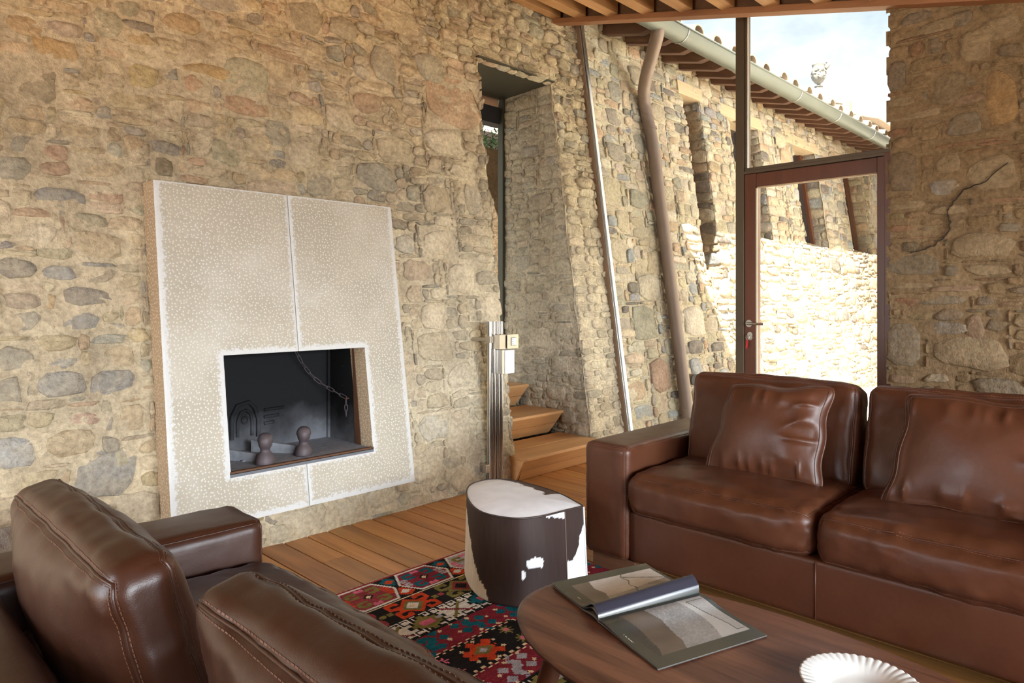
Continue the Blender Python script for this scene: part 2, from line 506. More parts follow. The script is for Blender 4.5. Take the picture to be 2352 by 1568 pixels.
PAL_IN = [((0.57, 0.45, 0.28), 6), ((0.53, 0.43, 0.28), 5), ((0.47, 0.40, 0.28), 3), ((0.40, 0.365, 0.29), 2.0), ((0.35, 0.335, 0.295), 1.2),
          ((0.53, 0.38, 0.25), 2.2), ((0.61, 0.51, 0.35), 3), ((0.50, 0.38, 0.22), 2.0), ((0.33, 0.29, 0.23), 0.5)]
def pick(pal, rg):
    w = np.array([p[1] for p in pal], float); w /= w.sum()
    c = np.array(pal[int(rg.choice(len(pal), p=w))][0])
    return c * rg.uniform(0.86, 1.12) * (1 + rg.uniform(-0.04, 0.04, 3))

PALE_LIT = np.array((0.82, 0.75, 0.58))  # pale stone tone that also carries painted window light
def window_pale(c, a, b):
    """paler stones beside the doorway, with window light painted into them, fading upwards"""
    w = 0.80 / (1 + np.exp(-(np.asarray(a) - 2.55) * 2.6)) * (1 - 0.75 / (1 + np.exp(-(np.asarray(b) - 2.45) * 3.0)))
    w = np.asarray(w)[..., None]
    return np.asarray(c) * (1 - w) + PALE_LIT * w * np.clip(np.asarray(c).mean(-1, keepdims=True) / 0.42, 0.55, 1.12)
def in_view(P, margin=60):
    ca, sa = math.cos(math.radians(44.4)), math.sin(math.radians(44.4))
    fw = P[0] * ca + P[1] * sa; r = P[0] * sa - P[1] * ca
    if fw < 0.1: return None
    u = 1176 + 1584 * r / fw; v = 690 - 1584 * (P[2] - CAMH) / fw
    return fw if (-margin < u < 2352 + margin and -margin < v < 1568 + margin) else None

def lay_wall(parent, stones, mapf, mat, amp, pal, rg, offr=(0.0, 0.014), gap=0.006, seed=0.0, limit=300, piece='stone', warp=0.012, n=12, offf=None, amax=None, tone=None):
    lst = []
    for s in stones:
        if amax is not None and s['a'] + s['hx'] > amax - 0.05:
            hi = min(s['a'] + s['hx'], amax) - 0.002; lo = s['a'] - s['hx']
            s['a'] = (hi + lo) / 2; s['hx'] = (hi - lo) / 2; s['course'] = True
        P = mapf(np.array([s['a']]), np.array([s['b']]), np.array([0.0]))[0]
        d = in_view(P)
        lst.append((-(s['hx'] * s['hy'] / d ** 2 if d else -1), s))
    lst.sort(key=lambda q: q[0])
    rest = MB()
    for k, (key, s) in enumerate(lst):
        if key > 0: continue
        off = rg.uniform(*offr)
        if offf is not None: off = off + offf(s['a'], s['b']) * rg.uniform(0, 1) ** 1.5
        V, F = stone_geo(s, rg, amp, off, gap * rg.uniform(0.6, 1.6), mapf, n=n if s['hx'] > 0.05 else 9, seed=seed, warp=warp)
        c = np.array(s['col']) if s.get('col') is not None else pick(pal, rg)
        if tone is not None: c = tone(c, s['a'], s['b'])
        if k < limit:
            MB().add(V, F, c).build(piece, mat, parent, smooth=True, fix=False)
        else: rest.add(V, F, c)
    if rest.v:
        o = rest.build('small_stones', mat, parent, smooth=True, fix=False); o['kind'] = 'stuff'
FEAT_LEFT = [(0.7,2.25,0.213,0.179,(0.3,0.25,0.16)),(0.63,1.84,0.141,0.12,(0.31,0.3,0.25)),(0.81,1.73,0.218,0.097,(0.27,0.285,0.29)),(0.68,1.96,0.121,0.08,(0.31,0.3,0.25)),(0.63,1.4,0.147,0.091,(0.2,0.19,0.18)),(0.79,1.39,0.133,0.071,(0.27,0.285,0.29)),(0.9,1.29,0.207,0.088,(0.2,0.19,0.18)),(0.83,1.18,0.223,0.089,(0.27,0.285,0.29)),(0.65,1.18,0.116,0.085,(0.31,0.3,0.25)),(0.62,1.03,0.144,0.099,(0.31,0.3,0.25)),(0.78,0.91,0.182,0.113,(0.27,0.285,0.29)),(0.98,0.9,0.193,0.114,(0.27,0.285,0.29)),(0.59,0.9,0.089,0.107,(0.31,0.3,0.25)),(0.84,0.75,0.164,0.068,(0.5,0.34,0.25)),(0.81,0.65,0.193,0.115,(0.55,0.44,0.28)),(0.61,0.64,0.137,0.134,(0.45,0.44,0.4)),(0.96,0.62,0.08,0.08,(0.31,0.3,0.25)),(0.93,0.5,0.258,0.222,(0.27,0.285,0.29)),(0.99,1.01,0.172,0.11,(0.55,0.44,0.28)),(1.71,2.51,0.265,0.224,(0.36,0.35,0.24)),(1.71,2.34,0.264,0.113,(0.48,0.27,0.16)),(1.26,1.94,0.092,0.099,(0.12,0.09,0.05)),(3.27,2.7,0.51,0.367,(0.55,0.33,0.2)),(1.03,2.62,0.136,0.135,(0.36,0.35,0.24)),(1.12,2.73,0.121,0.093,(0.36,0.35,0.24)),(2.67,2.83,0.213,0.246,(0.31,0.3,0.25)),(1.92,2.59,0.165,0.133,(0.55,0.44,0.28)),(2.52,2.54,0.202,0.148,(0.48,0.27,0.16)),(2.3,2.4,0.187,0.169,(0.62,0.53,0.38)),(3.14,2.38,0.326,0.192,(0.62,0.53,0.38)),(3.07,2.9,0.281,0.196,(0.31,0.3,0.25)),(2.12,2.99,0.208,0.199,(0.3,0.25,0.16)),(1.44,2.4,0.136,0.121,(0.48,0.27,0.16)),(1.39,2.73,0.202,0.123,(0.5,0.33,0.15)),(1.51,2.5,0.258,0.074,(0.5,0.34,0.16)),(3.36,1.99,0.146,0.226,(0.45,0.44,0.4)),(3.28,2.19,0.253,0.084,(0.62,0.53,0.38)),(2.72,1.64,0.155,0.126,(0.45,0.44,0.4)),(3.01,1.66,0.309,0.181,(0.62,0.53,0.38)),(2.8,1.47,0.216,0.144,(0.5,0.34,0.25)),(3.18,1.42,0.242,0.213,(0.62,0.53,0.38)),(2.89,0.96,0.292,0.197,(0.55,0.44,0.28)),(3.09,0.77,0.232,0.173,(0.62,0.53,0.38)),(2.83,0.46,0.248,0.163,(0.45,0.44,0.4)),(3.04,0.37,0.227,0.195,(0.62,0.53,0.38)),(2.74,0.19,0.24,0.131,(0.62,0.53,0.38)),(3.44,1.22,0.208,0.175,(0.62,0.53,0.38)),(1.88,0.08,0.278,0.156,(0.62,0.53,0.38)),(2.15,0.08,0.251,0.13,(0.62,0.53,0.38)),(2.39,0.11,0.213,0.123,(0.62,0.53,0.38)),(1.72,0.05,0.119,0.098,(0.62,0.53,0.38)),(1.05,0.32,0.2,0.153,(0.62,0.53,0.38)),(1.05,0.73,0.11,0.119,(0.55,0.44,0.28)),(1.02,0.56,0.108,0.116,(0.36,0.35,0.24)),(0.81,2.42,0.192,0.127,(0.52,0.36,0.18)),(0.69,2.51,0.149,0.104,(0.5,0.33,0.16)),(1.18,2.39,0.143,0.137,(0.5,0.4,0.2)),(0.96,1.53,0.198,0.123,(0.55,0.44,0.28)),(0.72,1.56,0.146,0.097,(0.62,0.53,0.38)),(0.97,1.89,0.202,0.095,(0.55,0.44,0.28)),(0.89,2.06,0.178,0.084,(0.55,0.44,0.28)),(1.15,1.72,0.119,0.086,(0.36,0.35,0.24)),(1.58,2.07,0.167,0.145,(0.36,0.35,0.24)),(1.46,2.1,0.113,0.143,(0.62,0.53,0.38)),(2.12,1.97,0.173,0.16,(0.31,0.3,0.25)),(1.89,2.22,0.161,0.156,(0.31,0.3,0.25)),(1.78,2.15,0.129,0.101,(0.55,0.44,0.28)),(2.02,2.14,0.168,0.185,(0.62,0.53,0.38))]
FEAT_RIGHT = [(1.14,2.94,0.172,0.072,(0.2,0.19,0.18)),(0.98,2.49,0.173,0.199,(0.3,0.25,0.16)),(0.85,2.7,0.165,0.196,(0.55,0.44,0.28)),(1.04,2.86,0.199,0.089,(0.55,0.44,0.28)),(1.11,2.82,0.294,0.026,(0.3,0.15,0.1)),(1.25,2.62,0.118,0.183,(0.2,0.19,0.18)),(0.89,2.5,0.105,0.049,(0.31,0.3,0.25)),(1.25,2.04,0.225,0.248,(0.2,0.17,0.14)),(0.98,2.06,0.13,0.125,(0.55,0.44,0.28)),(0.9,2.27,0.178,0.136,(0.31,0.3,0.25)),(0.73,2.39,0.148,0.31,(0.56,0.33,0.13)),(0.88,2.16,0.374,0.035,(0.34,0.15,0.09)),(0.77,2.14,0.16,0.029,(0.36,0.17,0.11)),(1.0,1.92,0.152,0.1,(0.45,0.44,0.4)),(0.77,1.97,0.24,0.193,(0.55,0.44,0.28)),(1.19,1.48,0.348,0.129,(0.31,0.3,0.25)),(1.11,1.64,0.271,0.025,(0.36,0.19,0.12)),(1.22,1.7,0.141,0.058,(0.42,0.2,0.13)),(1.2,1.26,0.14,0.062,(0.4,0.17,0.11)),(1.01,1.27,0.24,0.06,(0.31,0.3,0.25)),(0.8,1.27,0.086,0.058,(0.2,0.19,0.18)),(0.94,1.34,0.255,0.055,(0.5,0.34,0.25)),(1.23,1.01,0.216,0.261,(0.32,0.3,0.25)),(0.98,1.11,0.204,0.08,(0.45,0.44,0.4)),(0.88,0.98,0.354,0.196,(0.55,0.44,0.28)),(1.22,0.8,0.141,0.062,(0.5,0.34,0.25)),(1.04,0.82,0.133,0.061,(0.62,0.53,0.38)),(0.75,0.79,0.238,0.12,(0.31,0.3,0.25)),(0.79,1.44,0.222,0.068,(0.55,0.44,0.28)),(0.81,1.58,0.304,0.146,(0.55,0.44,0.28)),(0.69,1.67,0.117,0.056,(0.31,0.3,0.25)),(0.73,1.82,0.237,0.034,(0.4,0.2,0.14)),(0.85,1.12,0.092,0.147,(0.5,0.34,0.25)),(0.73,2.77,0.178,0.143,(0.55,0.44,0.28)),(0.91,2.87,0.126,0.099,(0.31,0.3,0.25)),(1.25,2.46,0.213,0.063,(0.55,0.44,0.28)),(0.89,2.41,0.178,0.069,(0.5,0.34,0.25)),(1.16,2.37,0.298,0.067,(0.55,0.44,0.28)),(1.25,2.28,0.142,0.057,(0.4,0.2,0.12)),(1.2,1.84,0.21,0.062,(0.55,0.44,0.28)),(0.98,1.79,0.173,0.065,(0.55,0.44,0.28)),(1.18,1.36,0.254,0.051,(0.55,0.44,0.28))]

# ------------------------------------------------------------------ the room shell
BAT = 0.1486                       # the old wall leans back as it rises
NB = math.hypot(1, BAT)
def wy(z): return 3.39 + BAT * z
def map_bat(a, b, h):
    a = np.asarray(a, float); b = np.asarray(b, float); h = np.asarray(h, float)
    return np.stack([a, 3.39 + BAT * b - h / NB, b + h * BAT / NB], 1)

# --- floor of larch planks running to the battered wall
floor = MB().box(-3.3, 4.98, -3.3, 4.45, -0.12, -0.022).build('floor', m_plain('subfloor', (0.05, 0.03, 0.02), 0.9))
tag(floor, 'wide larch plank floor in front of the stone fireplace wall', 'floor', kind='structure')
edges = [1.602, 1.746, 1.884, 2.004, 2.153, 2.293, 2.418, 2.542]
xs = list(edges)
while xs[0] > -3.2: xs.insert(0, xs[0] - rng.uniform(0.125, 0.15))
while xs[-1] < 4.9: xs.append(xs[-1] + rng.uniform(0.12, 0.145))
for i in range(len(xs) - 1):
    if xs[i] < 0.2:                                    # out of the picture: one long plank is enough
        ys = [-3.25, 3.36]
    else:
        ys = [-3.25, rng.uniform(-1.5, 1.2), rng.uniform(1.6, 3.0), 3.40]
        if rng.random() < 0.55: ys.pop(2)
    if xs[i] > 3.45: ys[-1] = 3.66 if xs[i] < 4.35 else 3.40
    for k in range(len(ys) - 1):
        c = np.array((1, 1, 1)) * rng.uniform(0.72, 1.15) * np.array((1, rng.uniform(0.93, 1.04), rng.uniform(0.88, 1.06)))
        g = 0.004
        MB().box(xs[i] + g, xs[i + 1] - g, ys[k] + 0.001, ys[k + 1] - 0.001, -0.022, rng.uniform(-0.0012, 0.0008), c).build('plank', M_FLOOR, floor, bevel=0.0025, seg=1)

# --- ceiling: sloping lean-to roof on close-set rafters
def zr(y): return 3.311 + 0.2413 * (y - 2.301) + 0.004      # underside of rafters
ceiling = MB().hexa([(x, y, zr(y) + dz) for x in (-3.4, 5.12) for y in (-3.5, 4.06) for dz in (0.17, 0.30)]).build('ceiling', M_BOARD)
tag(ceiling, 'sloping timber ceiling of close-set exposed rafters', 'ceiling', kind='structure')
ry = [3.888, 3.615, 3.29, 2.955, 2.626, 2.301, 1.983, 1.65]
while ry[-1] > -3.1: ry.append(ry[-1] - 0.326)
for y in ry:
    w = 0.048
    y1 = y + w; y0 = y - w
    if y == ry[0]: y1 = y + 0.03
    P = [(x, yy, zz) for x in (-3.3, 4.52) for yy, zz in ((y0, 0), (y0, 1), (y1, 0), (y1, 1))]
    P = [(x, yy, zr(y) + (0.0 if zz == 0 else 0.19 + 0.2413 * (yy - y))) for x, yy, zz in P]
    MB().hexa(P).build('rafter', M_RAFTER, ceiling, bevel=0.004, seg=1)
P = [(x, yy, zr(yy) + dz) for x in (4.505, 4.60) for yy in (-3.3, 3.97) for dz in (-0.040, 0.006)]
MB().hexa(P).build('edge_beam', m_wood('edge_beam_wood', (0.19, 0.072, 0.026), (0.32, 0.14, 0.055), 0.55, 'Y', 0.8), ceiling, bevel=0.003, seg=1)
P = [(x, yy, zr(yy) + dz) for x in (4.56, 4.62) for yy in (-3.3, 3.97) for dz in (0.0, 0.18)]
MB().hexa(P).build('edge_board', M_BOARD, ceiling)
MB().hexa([(x, y, zr(y) + dz) for x in (-3.5, 5.16) for y in (-3.6, 4.03) for dz in (0.30, 0.42)]).build('roof_cover', M_TILE, ceiling)

# --- battered rubble wall with the fireplace and the doorway
DX0, DX1, DZ = 3.53, 4.405, 3.11
def door_hole(a, b):
    e0 = DX0 + 0.012 * vnoise(np.stack([b.ravel() * 9, b.ravel() * 0 + 2, b.ravel() * 0], 1)).reshape(b.shape) + (b - 1.5) * 0.012
    return (a > e0) & (a < DX1) & (b < DZ)
def fire_hole(a, b): return (a > 1.42) & (a < 2.255) & (b > 0.42) & (b < 1.02)
def rugged(a, b):
    r = 0.011 + 0.022 / (1 + np.exp(-((np.asarray(a) - 2.0) * 2.2))) * (1 / (1 + np.exp(-((np.asarray(b) - 1.7) * 2.2))))
    return r
V, F, C = mortar_geo(0.0, 4.90, -0.06, 4.12, 0.022, map_bat, rugged, [door_hole, fire_hole], 1.0, lambda a, b: 0.000 - 0.004 / (1 + np.exp(-(a - 2.2) * 3.0)))
C = window_pale(C, V[:, 0], V[:, 2])
wall_left = MB().add(V, F, C).build('wall_left', M_WALL, smooth=True, fix=False)
tag(wall_left, 'leaning rubble stone wall behind the fireplace, honey coloured above and paler below', 'wall', kind='structure')
FEAT_LEFT = [(f[0], f[1], f[2], f[3], tuple(np.array(f[4]) * (0.70 if sum(f[4]) < 1.0 else 1) + np.array(MORTAR) * (0.30 if sum(f[4]) < 1.0 else 0))) for f in FEAT_LEFT]
slab_hole = (1.17, 2.50, 0.24, 1.80)
st = masonry(0.1, 4.86, 0.0, 4.08, 0.025,
             [(14, 9, 20), (12, 6, 60), (9, 7, 90), (11, 4, 90), (8, 5, 160), (9, 3, 160), (6, 4, 260), (7, 2, 300), (4, 3, 300), (3, 2, 300)],
             np.random.default_rng(21), [slab_hole, door_hole], FEAT_LEFT,
             [(3.20, 3.53, 1.15, 3.45), (3.05, 4.86, 3.11, 3.5), (4.41, 4.86, 0.0, 3.6)])
lay_wall(wall_left, st, map_bat, M_WALL, rugged, PAL_IN, np.random.default_rng(22), (-0.003, 0.010), 0.003, 1.0,
         offf=lambda a, b: 0.026 / (1 + math.exp(-(a - 2.2) * 2.5)) / (1 + math.exp(-(b - 1.5) * 2)), tone=window_pale)
# right-hand reveal of the doorway
def map_rev(a, b, h):      # a runs along +Y, looks towards -X
    a = np.asarray(a, float); b = np.asarray(b, float); h = np.asarray(h, float)
    return np.stack([4.405 - h, a, b], 1)
def rev_out(a, b): return a < 3.39 + BAT * b + 0.012
amp_s = lambda a, b: 0.007 + 0 * np.asarray(a)
V, F, C = mortar_geo(3.36, 4.44, -0.04, 3.12, 0.022, map_rev, amp_s, [lambda a, b: a < 3.39 + BAT * b - 0.004], 4.0, -0.002)
C = window_pale(C * 0.9, 4.0 + 0 * V[:, 0], V[:, 2] + 0.75)  # window light put into the colour of the lower reveal too
wall_doorway = MB().add(V, F, C).build('wall_doorway', M_WALL, smooth=True, fix=False)
tag(wall_doorway, 'shaded stone reveal on the right of the stepped doorway', 'wall', kind='structure')
st = masonry(3.38, 4.43, 0.0, 3.10, 0.025, [(9, 5, 16), (8, 4, 26), (5, 4, 40), (7, 2, 80), (4, 3, 90)], np.random.default_rng(31), [rev_out])
PAL_REV = [((0.58, 0.47, 0.31), 5), ((0.53, 0.44, 0.30), 4), ((0.55, 0.42, 0.27), 3), ((0.42, 0.37, 0.30), 1.5), ((0.46, 0.42, 0.32), 2), ((0.20, 0.18, 0.16), 0.3)]
lay_wall(wall_doorway, st, map_rev, M_WALL, amp_s, PAL_REV, np.random.default_rng(32), (-0.001, 0.008), 0.003, 4.0, tone=lambda c, a, b: window_pale(c * 0.9, 4.0, b + 0.75))
# left reveal and the back of the wall, hardly seen
MB().hexa([(x, y, z) for x in (DX0 - 0.3, DX0 - 0.012) for y, z in ((3.47, 0.0), (3.93, DZ), (4.44, 0.0), (4.44, DZ))]).build('left_reveal', M_WALLR, wall_doorway)
# --- steel lintel plate over the doorway
lint = MB().hexa([(x, y, z) for x in (DX0 + 0.006, DX1 + 0.004) for y, z in ((wy(DZ) - 0.042, DZ), (wy(DZ) - 0.042, DZ + 0.010), (4.44, DZ - 0.03), (4.44, DZ - 0.018))]).build('trim_1', M_STEELDARK)
tag(lint, 'dark steel soffit plate across the top of the stepped doorway', 'lintel', kind='structure')
# --- glazed outer door frame at the back of the doorway passage, garden bank behind
wfr = empty('window_3', (4.2, 4.46, 0), kind='structure', label='tall dark glazing frame at the back of the doorway passage', cat='window')
MB().box(4.372, 4.405, 4.40, 4.46, 0.55, 3.10).build('jamb', M_STEELDARK, wfr)
MB().box(3.4, 4.45, 4.44, 4.56, 2.86, 3.01).build('head', M_BLACK, wfr)
MB().box(3.3, 4.75, 4.445, 6.0, 3.10, 3.2).build('porch_soffit', M_BOARD, wfr)
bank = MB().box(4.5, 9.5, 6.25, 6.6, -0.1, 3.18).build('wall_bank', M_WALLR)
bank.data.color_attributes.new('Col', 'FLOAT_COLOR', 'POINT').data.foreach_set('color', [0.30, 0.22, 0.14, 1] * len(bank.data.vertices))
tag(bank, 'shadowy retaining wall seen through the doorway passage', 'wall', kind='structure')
MB().box(3.2, 4.9, 4.46, 6.3, -0.1, 0.53).build('landing', M_GRAVEL, bank)
bank2 = MB().hexa([(x, y, z) for x in (4.6, 9.5) for y, z in ((6.9, 3.0), (6.9, 3.35), (8.4, 3.0), (8.4, 4.9))]).build('garden_slope', m_plain('stony_slope', (0.40, 0.34, 0.30), 0.95, 0, 0.6, 22, 0.6), bank)
lv = MB(); rl = np.random.default_rng(5)
for _ in range(3600):
    yy_ = rl.uniform(6.1, 7.6)
    p = np.array([rl.uniform(5.0, 8.0), yy_, 3.19 + max(0, yy_ - 6.9) * 1.03 + 0.1 * (yy_ > 6.9) + abs(rl.normal(0, 0.09))])
    d = rl.normal(0, 1, 3); d /= np.linalg.norm(d); e = np.cross(d, rl.normal(0, 1, 3)); e /= np.linalg.norm(e)
    L = rl.uniform(0.03, 0.08)
    g = rl.uniform(0.5, 1.3)
    lv.add([p, p + d * L * .5 + e * L * .25, p + d * L, p + d * L * .5 - e * L * .25], [(0, 1, 2, 3)], (0.10 * g, 0.20 * g, 0.07 * g))
def m_attr(name, rough=0.7, var=0.2, scale=30, bump=0.2, **kw):
    t = NT(name)
    n = t.noise(scale, 5)
    c = t.mix(1.0, t.attr('Col'), t.ramp(n, [(0.25, 1 - var), (0.75, 1 + var)]), 'MULTIPLY')
    return t.set(c, rough, 0, t.bump(n, bump, 0.004), **kw)
M_LEAF = m_attr('leaf')
iv = lv.build('ground_ivy', M_LEAF, fix=False)
tag(iv, 'green ivy spilling over the garden bank beyond the doorway', 'ivy', kind='stuff')

# --- right-hand stone wall beside the glazed door
def map_right(a, b, h):     # a is world Y, looks towards -X
    a = np.asarray(a, float); b = np.asarray(b, float); h = np.asarray(h, float)
    return np.stack([4.58 - h, a, b], 1)
RE = 1.306
edge_jag = lambda b: 0.006 * vnoise(np.stack([b.ravel() * 14, b.ravel() * 0 + 8, b.ravel() * 0], 1)).reshape(b.shape)
V, F, C = mortar_geo(-0.9, RE, -0.05, 3.12, 0.022, map_right, amp_s, [lambda a, b: a > RE - 0.012 + edge_jag(b)], 6.0, -0.002, (0.30, 0.21, 0.116))
wall_right = MB().add(V, F, C).build('wall_right', M_WALLR, smooth=True, fix=False)
tag(wall_right, 'brown rubble stone wall with thin brick courses, right of the glazed door', 'wall', kind='structure')
MB().box(4.60, 5.0, -3.3, RE - 0.03, -0.1, 3.15, (0.5, 0.38, 0.24)).build('core', M_WALLR, wall_right)
MB().box(4.57, 4.60, -3.3, -0.85, -0.1, 2.6, (0.5, 0.38, 0.24)).build('plain_part', M_WALLR, wall_right)
FEAT_RIGHT = [(f[0], f[1], f[2], f[3], tuple(0.56 * np.array(f[4]) + 0.30 * np.array((0.30, 0.21, 0.116)))) for f in FEAT_RIGHT]
st = masonry(-0.85, RE, 0.0, 3.08, 0.025, [(12, 8, 10), (9, 5, 30), (7, 4, 60), (9, 2, 80), (5, 3, 120), (6, 2, 160), (3, 2, 120)],
             np.random.default_rng(41), [], FEAT_RIGHT, [(1.0, RE, 0.4, 3.05)])
PAL_R = [((0.29, 0.20, 0.107), 5), ((0.26, 0.18, 0.10), 4), ((0.33, 0.24, 0.135), 3), ((0.18, 0.15, 0.108), 1.5), ((0.25, 0.142, 0.078), 1.2), ((0.225, 0.186, 0.13), 1.5)]
lay_wall(wall_right, st, map_right, M_WALLR, amp_s, PAL_R, np.random.default_rng(42), (0.000, 0.010), 0.005, 6.0, warp=0.003, amax=RE)
# a crack running through the wall
ck = MB()
cr = [(0.70, 2.02), (0.80, 1.93), (0.90, 1.90), (0.955, 1.83), (0.985, 1.78), (0.975, 1.73), (0.97, 1.68), (1.01, 1.63), (1.05, 1.59), (1.12, 1.56), (1.2, 1.55)]
pts = []
for i in range(len(cr) - 1):
    for t in np.linspace(0, 1, 5)[:-1]:
        pts.append((cr[i][0] * (1 - t) + cr[i + 1][0] * t + rng.uniform(-.006, .006), cr[i][1] * (1 - t) + cr[i + 1][1] * t + rng.uniform(-.005, .005)))
for i in range(len(pts) - 1):
    w0 = 0.0026 * math.sin(math.pi * i / len(pts)) + 0.0008; w1 = 0.0026 * math.sin(math.pi * (i + 1) / len(pts)) + 0.0008
    (a0, b0), (a1, b1) = pts[i], pts[i + 1]
    ck.add([(4.564, a0, b0 - w0), (4.564, a1, b1 - w1), (4.564, a1, b1 + w1), (4.564, a0, b0 + w0),
            (4.59, a0, b0 - w0), (4.59, a1, b1 - w1), (4.59, a1, b1 + w1), (4.59, a0, b0 + w0)],
           [(0, 1, 2, 3), (4, 5, 6, 7), (0, 1, 5, 4), (2, 3, 7, 6)])
ck.build('crack', m_plain('crack_shadow', (0.03, 0.02, 0.012), 0.95), wall_right)

# --- the walls behind the photographer, with their glazed openings
def plain_wall(name, boxes, label):
    m = MB()
    for b in boxes: m.box(*b)
    return tag(m.build(name, M_PLASTER), label, 'wall', kind='structure')
plain_wall('wall_back', [(-3.3, -3.12, -3.3, 0.95, -.1, 2.9), (-3.3, -3.12, 3.25, 3.6, -.1, 3.7), (-3.3, -3.12, 0.95, 3.25, 2.15, 3.6), (-3.3, -3.12, 0.95, 3.25, -.1, 0.15)], 'plaster wall behind the photographer with a wide window')
plain_wall('wall_front', [(-3.3, -1.5, -3.3, -3.12, -.1, 2.2), (3.3, 4.8, -3.3, -3.12, -.1, 2.2), (-1.5, 3.3, -3.3, -3.12, 2.12, 2.35), (-1.5, 3.3, -3.3, -3.12, -.1, 0.12)], 'plaster wall at the low eaves with a wide window')
MB_side = MB()
MB_side.hexa([(x, y, z) for x in (-3.3, 0.02) for y, z in ((3.42, -.1), (4.0, 3.75), (3.62, -.1), (4.2, 3.75))])
tag(MB_side.build('wall_side', M_PLASTER), 'far end of the battered wall beyond the picture', 'wall', kind='structure')

# ------------------------------------------------------------------ window wall: fixed panes, transom light, door
GX = 4.87
win1 = empty('window_1', (GX, 2.9, 0), 'tall fixed pane between the battered wall and the bronze mullion', 'window', kind='structure')
s0, s1 = (3.41, 0.0), (3.975, 3.80)
def strip(y0, y1, x0, x1, m, name, zt=3.80):
    P = [(x, yy + (z) * BAT, z) for x in (x0, x1) for yy, z in ((3.39 + y0, -0.0), (3.39 + y0, zt), (3.39 + y1, -0.0), (3.39 + y1, zt))]
    P = [P[0], P[1], P[2], P[3], P[4], P[5], P[6], P[7]]
    return MB().hexa(P).build(name, m, win1, bevel=0.002, seg=1)
strip(-0.052, -0.036, 4.845, 4.90, M_ALU, 'glazing_strip')
strip(-0.068, -0.059, 4.85, 4.885, M_ALU, 'glazing_bead')
strip(-0.040, 0.02, 4.835, 4.91, m_plain('rust_brown_sealant', (0.20, 0.125, 0.07), 0.8), 'seal')
MB().add([(x, y, z) for x in (GX - 0.004, GX + 0.004) for y, z in ((2.39, 0.02), (2.39, 3.55), (3.96, 3.90), (3.36, 0.02))],
         [(0, 1, 2, 3), (7, 6, 5, 4), (0, 4, 5, 1), (1, 5, 6, 2), (2, 6, 7, 3), (3, 7, 4, 0)]).build('pane', M_GLASS, win1)
MB().box(4.83, 4.93, 2.337, 2.402, 0.0, 3.42).build('mullion', M_FRAME, win1, bevel=0.003)
MB().box(4.85, 4.91, 2.40, 2.408, 0.02, 3.40).build('mullion_bead', M_STEELDARK, win1)
MB().box(4.83, 4.93, 2.39, 3.42, 0.0, 0.05).build('bottom_rail', M_FRAME, win1, bevel=0.003)
win2 = empty('window_2', (GX, 1.87, 2.24), 'fixed transom pane above the brown glazed door', 'window', kind='structure')
MB().box(4.83, 4.93, 1.34, 2.337, 2.200, 2.222).build('transom', M_FRAME, win2, bevel=0.002)
MB().box(4.845, 4.92, 1.34, 2.337, 2.222, 2.246).build('transom_bead', M_FRAME, win2, bevel=0.002)
MB().box(4.842, 4.90, 2.318, 2.337, 2.246, 3.40).build('side_bead', M_FRAME, win2, bevel=0.002)
MB().box(4.838, 4.85, 2.311, 2.318, 2.246, 3.40).build('bright_bead', M_ALU, win2)
MB().box(GX - 0.004, GX + 0.004, 1.34, 2.32, 2.24, 3.35).build('pane', M_GLASS, win2)
door = empty('door_1', (GX, 1.87, 0), 'brown timber framed glass door to the courtyard with a lever handle', 'door', kind='structure')
MB().box(4.835, 4.915, 2.247, 2.332, 0.0, 2.198).build('stile', M_DOOR, door, bevel=0.004)
MB().box(4.835, 4.915, 1.35, 1.434, 0.0, 2.198).build('stile', M_DOOR, door, bevel=0.004)
MB().box(4.838, 4.912, 1.434, 2.247, 2.097, 2.196).build('top_rail', M_DOOR, door, bevel=0.004)
MB().box(4.838, 4.912, 1.434, 2.247, 0.0, 0.18).build('bottom_rail', M_DOOR, door, bevel=0.004)
MB().box(4.815, 4.93, 1.33, 1.385, 0.0, 2.215).build('jamb', M_DOOR, door, bevel=0.003)
MB().box(4.834, 4.842, 2.238, 2.247, 0.18, 2.097).build('glazing_bead', M_BEIGEMETAL, door)
MB().box(4.834, 4.842, 1.434, 2.247, 2.088, 2.097).build('glazing_bead', M_LINTEL, door)
MB().box(GX - 0.005, GX + 0.005, 1.43, 2.25, 0.17, 2.10).build('pane', M_GLASS, door)
hb = MB().tube([(4.836, 2.296, 1.102), (4.826, 2.296, 1.102)], 0.026, 24)
h = hb.build('handle_rose', M_NICKEL, door, angle=40)
MB().tube([(4.83, 2.296, 1.102), (4.795, 2.296, 1.102), (4.784, 2.285, 1.102), (4.782, 2.165, 1.102)], 0.0095, 14).build('lever', M_NICKEL, h, angle=40)
MB().tube([(4.836, 2.289, 1.020), (4.827, 2.289, 1.020)], 0.020, 24).tube([(4.836, 2.289, 1.000), (4.828, 2.289, 1.000)], 0.020, 24).build('lock_plate', M_NICKEL, door, angle=40)
key = empty('door_key', (4.82, 2.29, 0.99), 'key with a small red tag hanging in the brown door lock', 'key')
MB().box(4.795, 4.828, 2.2875, 2.2905, 1.008, 1.020).build('key_blade', M_NICKEL, key)
MB().tube([(4.80 + 0.0 * math.cos(a), 2.292 + 0.014 * math.cos(a), 1.000 + 0.016 * math.sin(a)) for a in np.linspace(0, 2 * math.pi, 20)[:-1]], 0.002, 8, closed=True).build('key_ring', M_NICKEL, key, smooth=True)
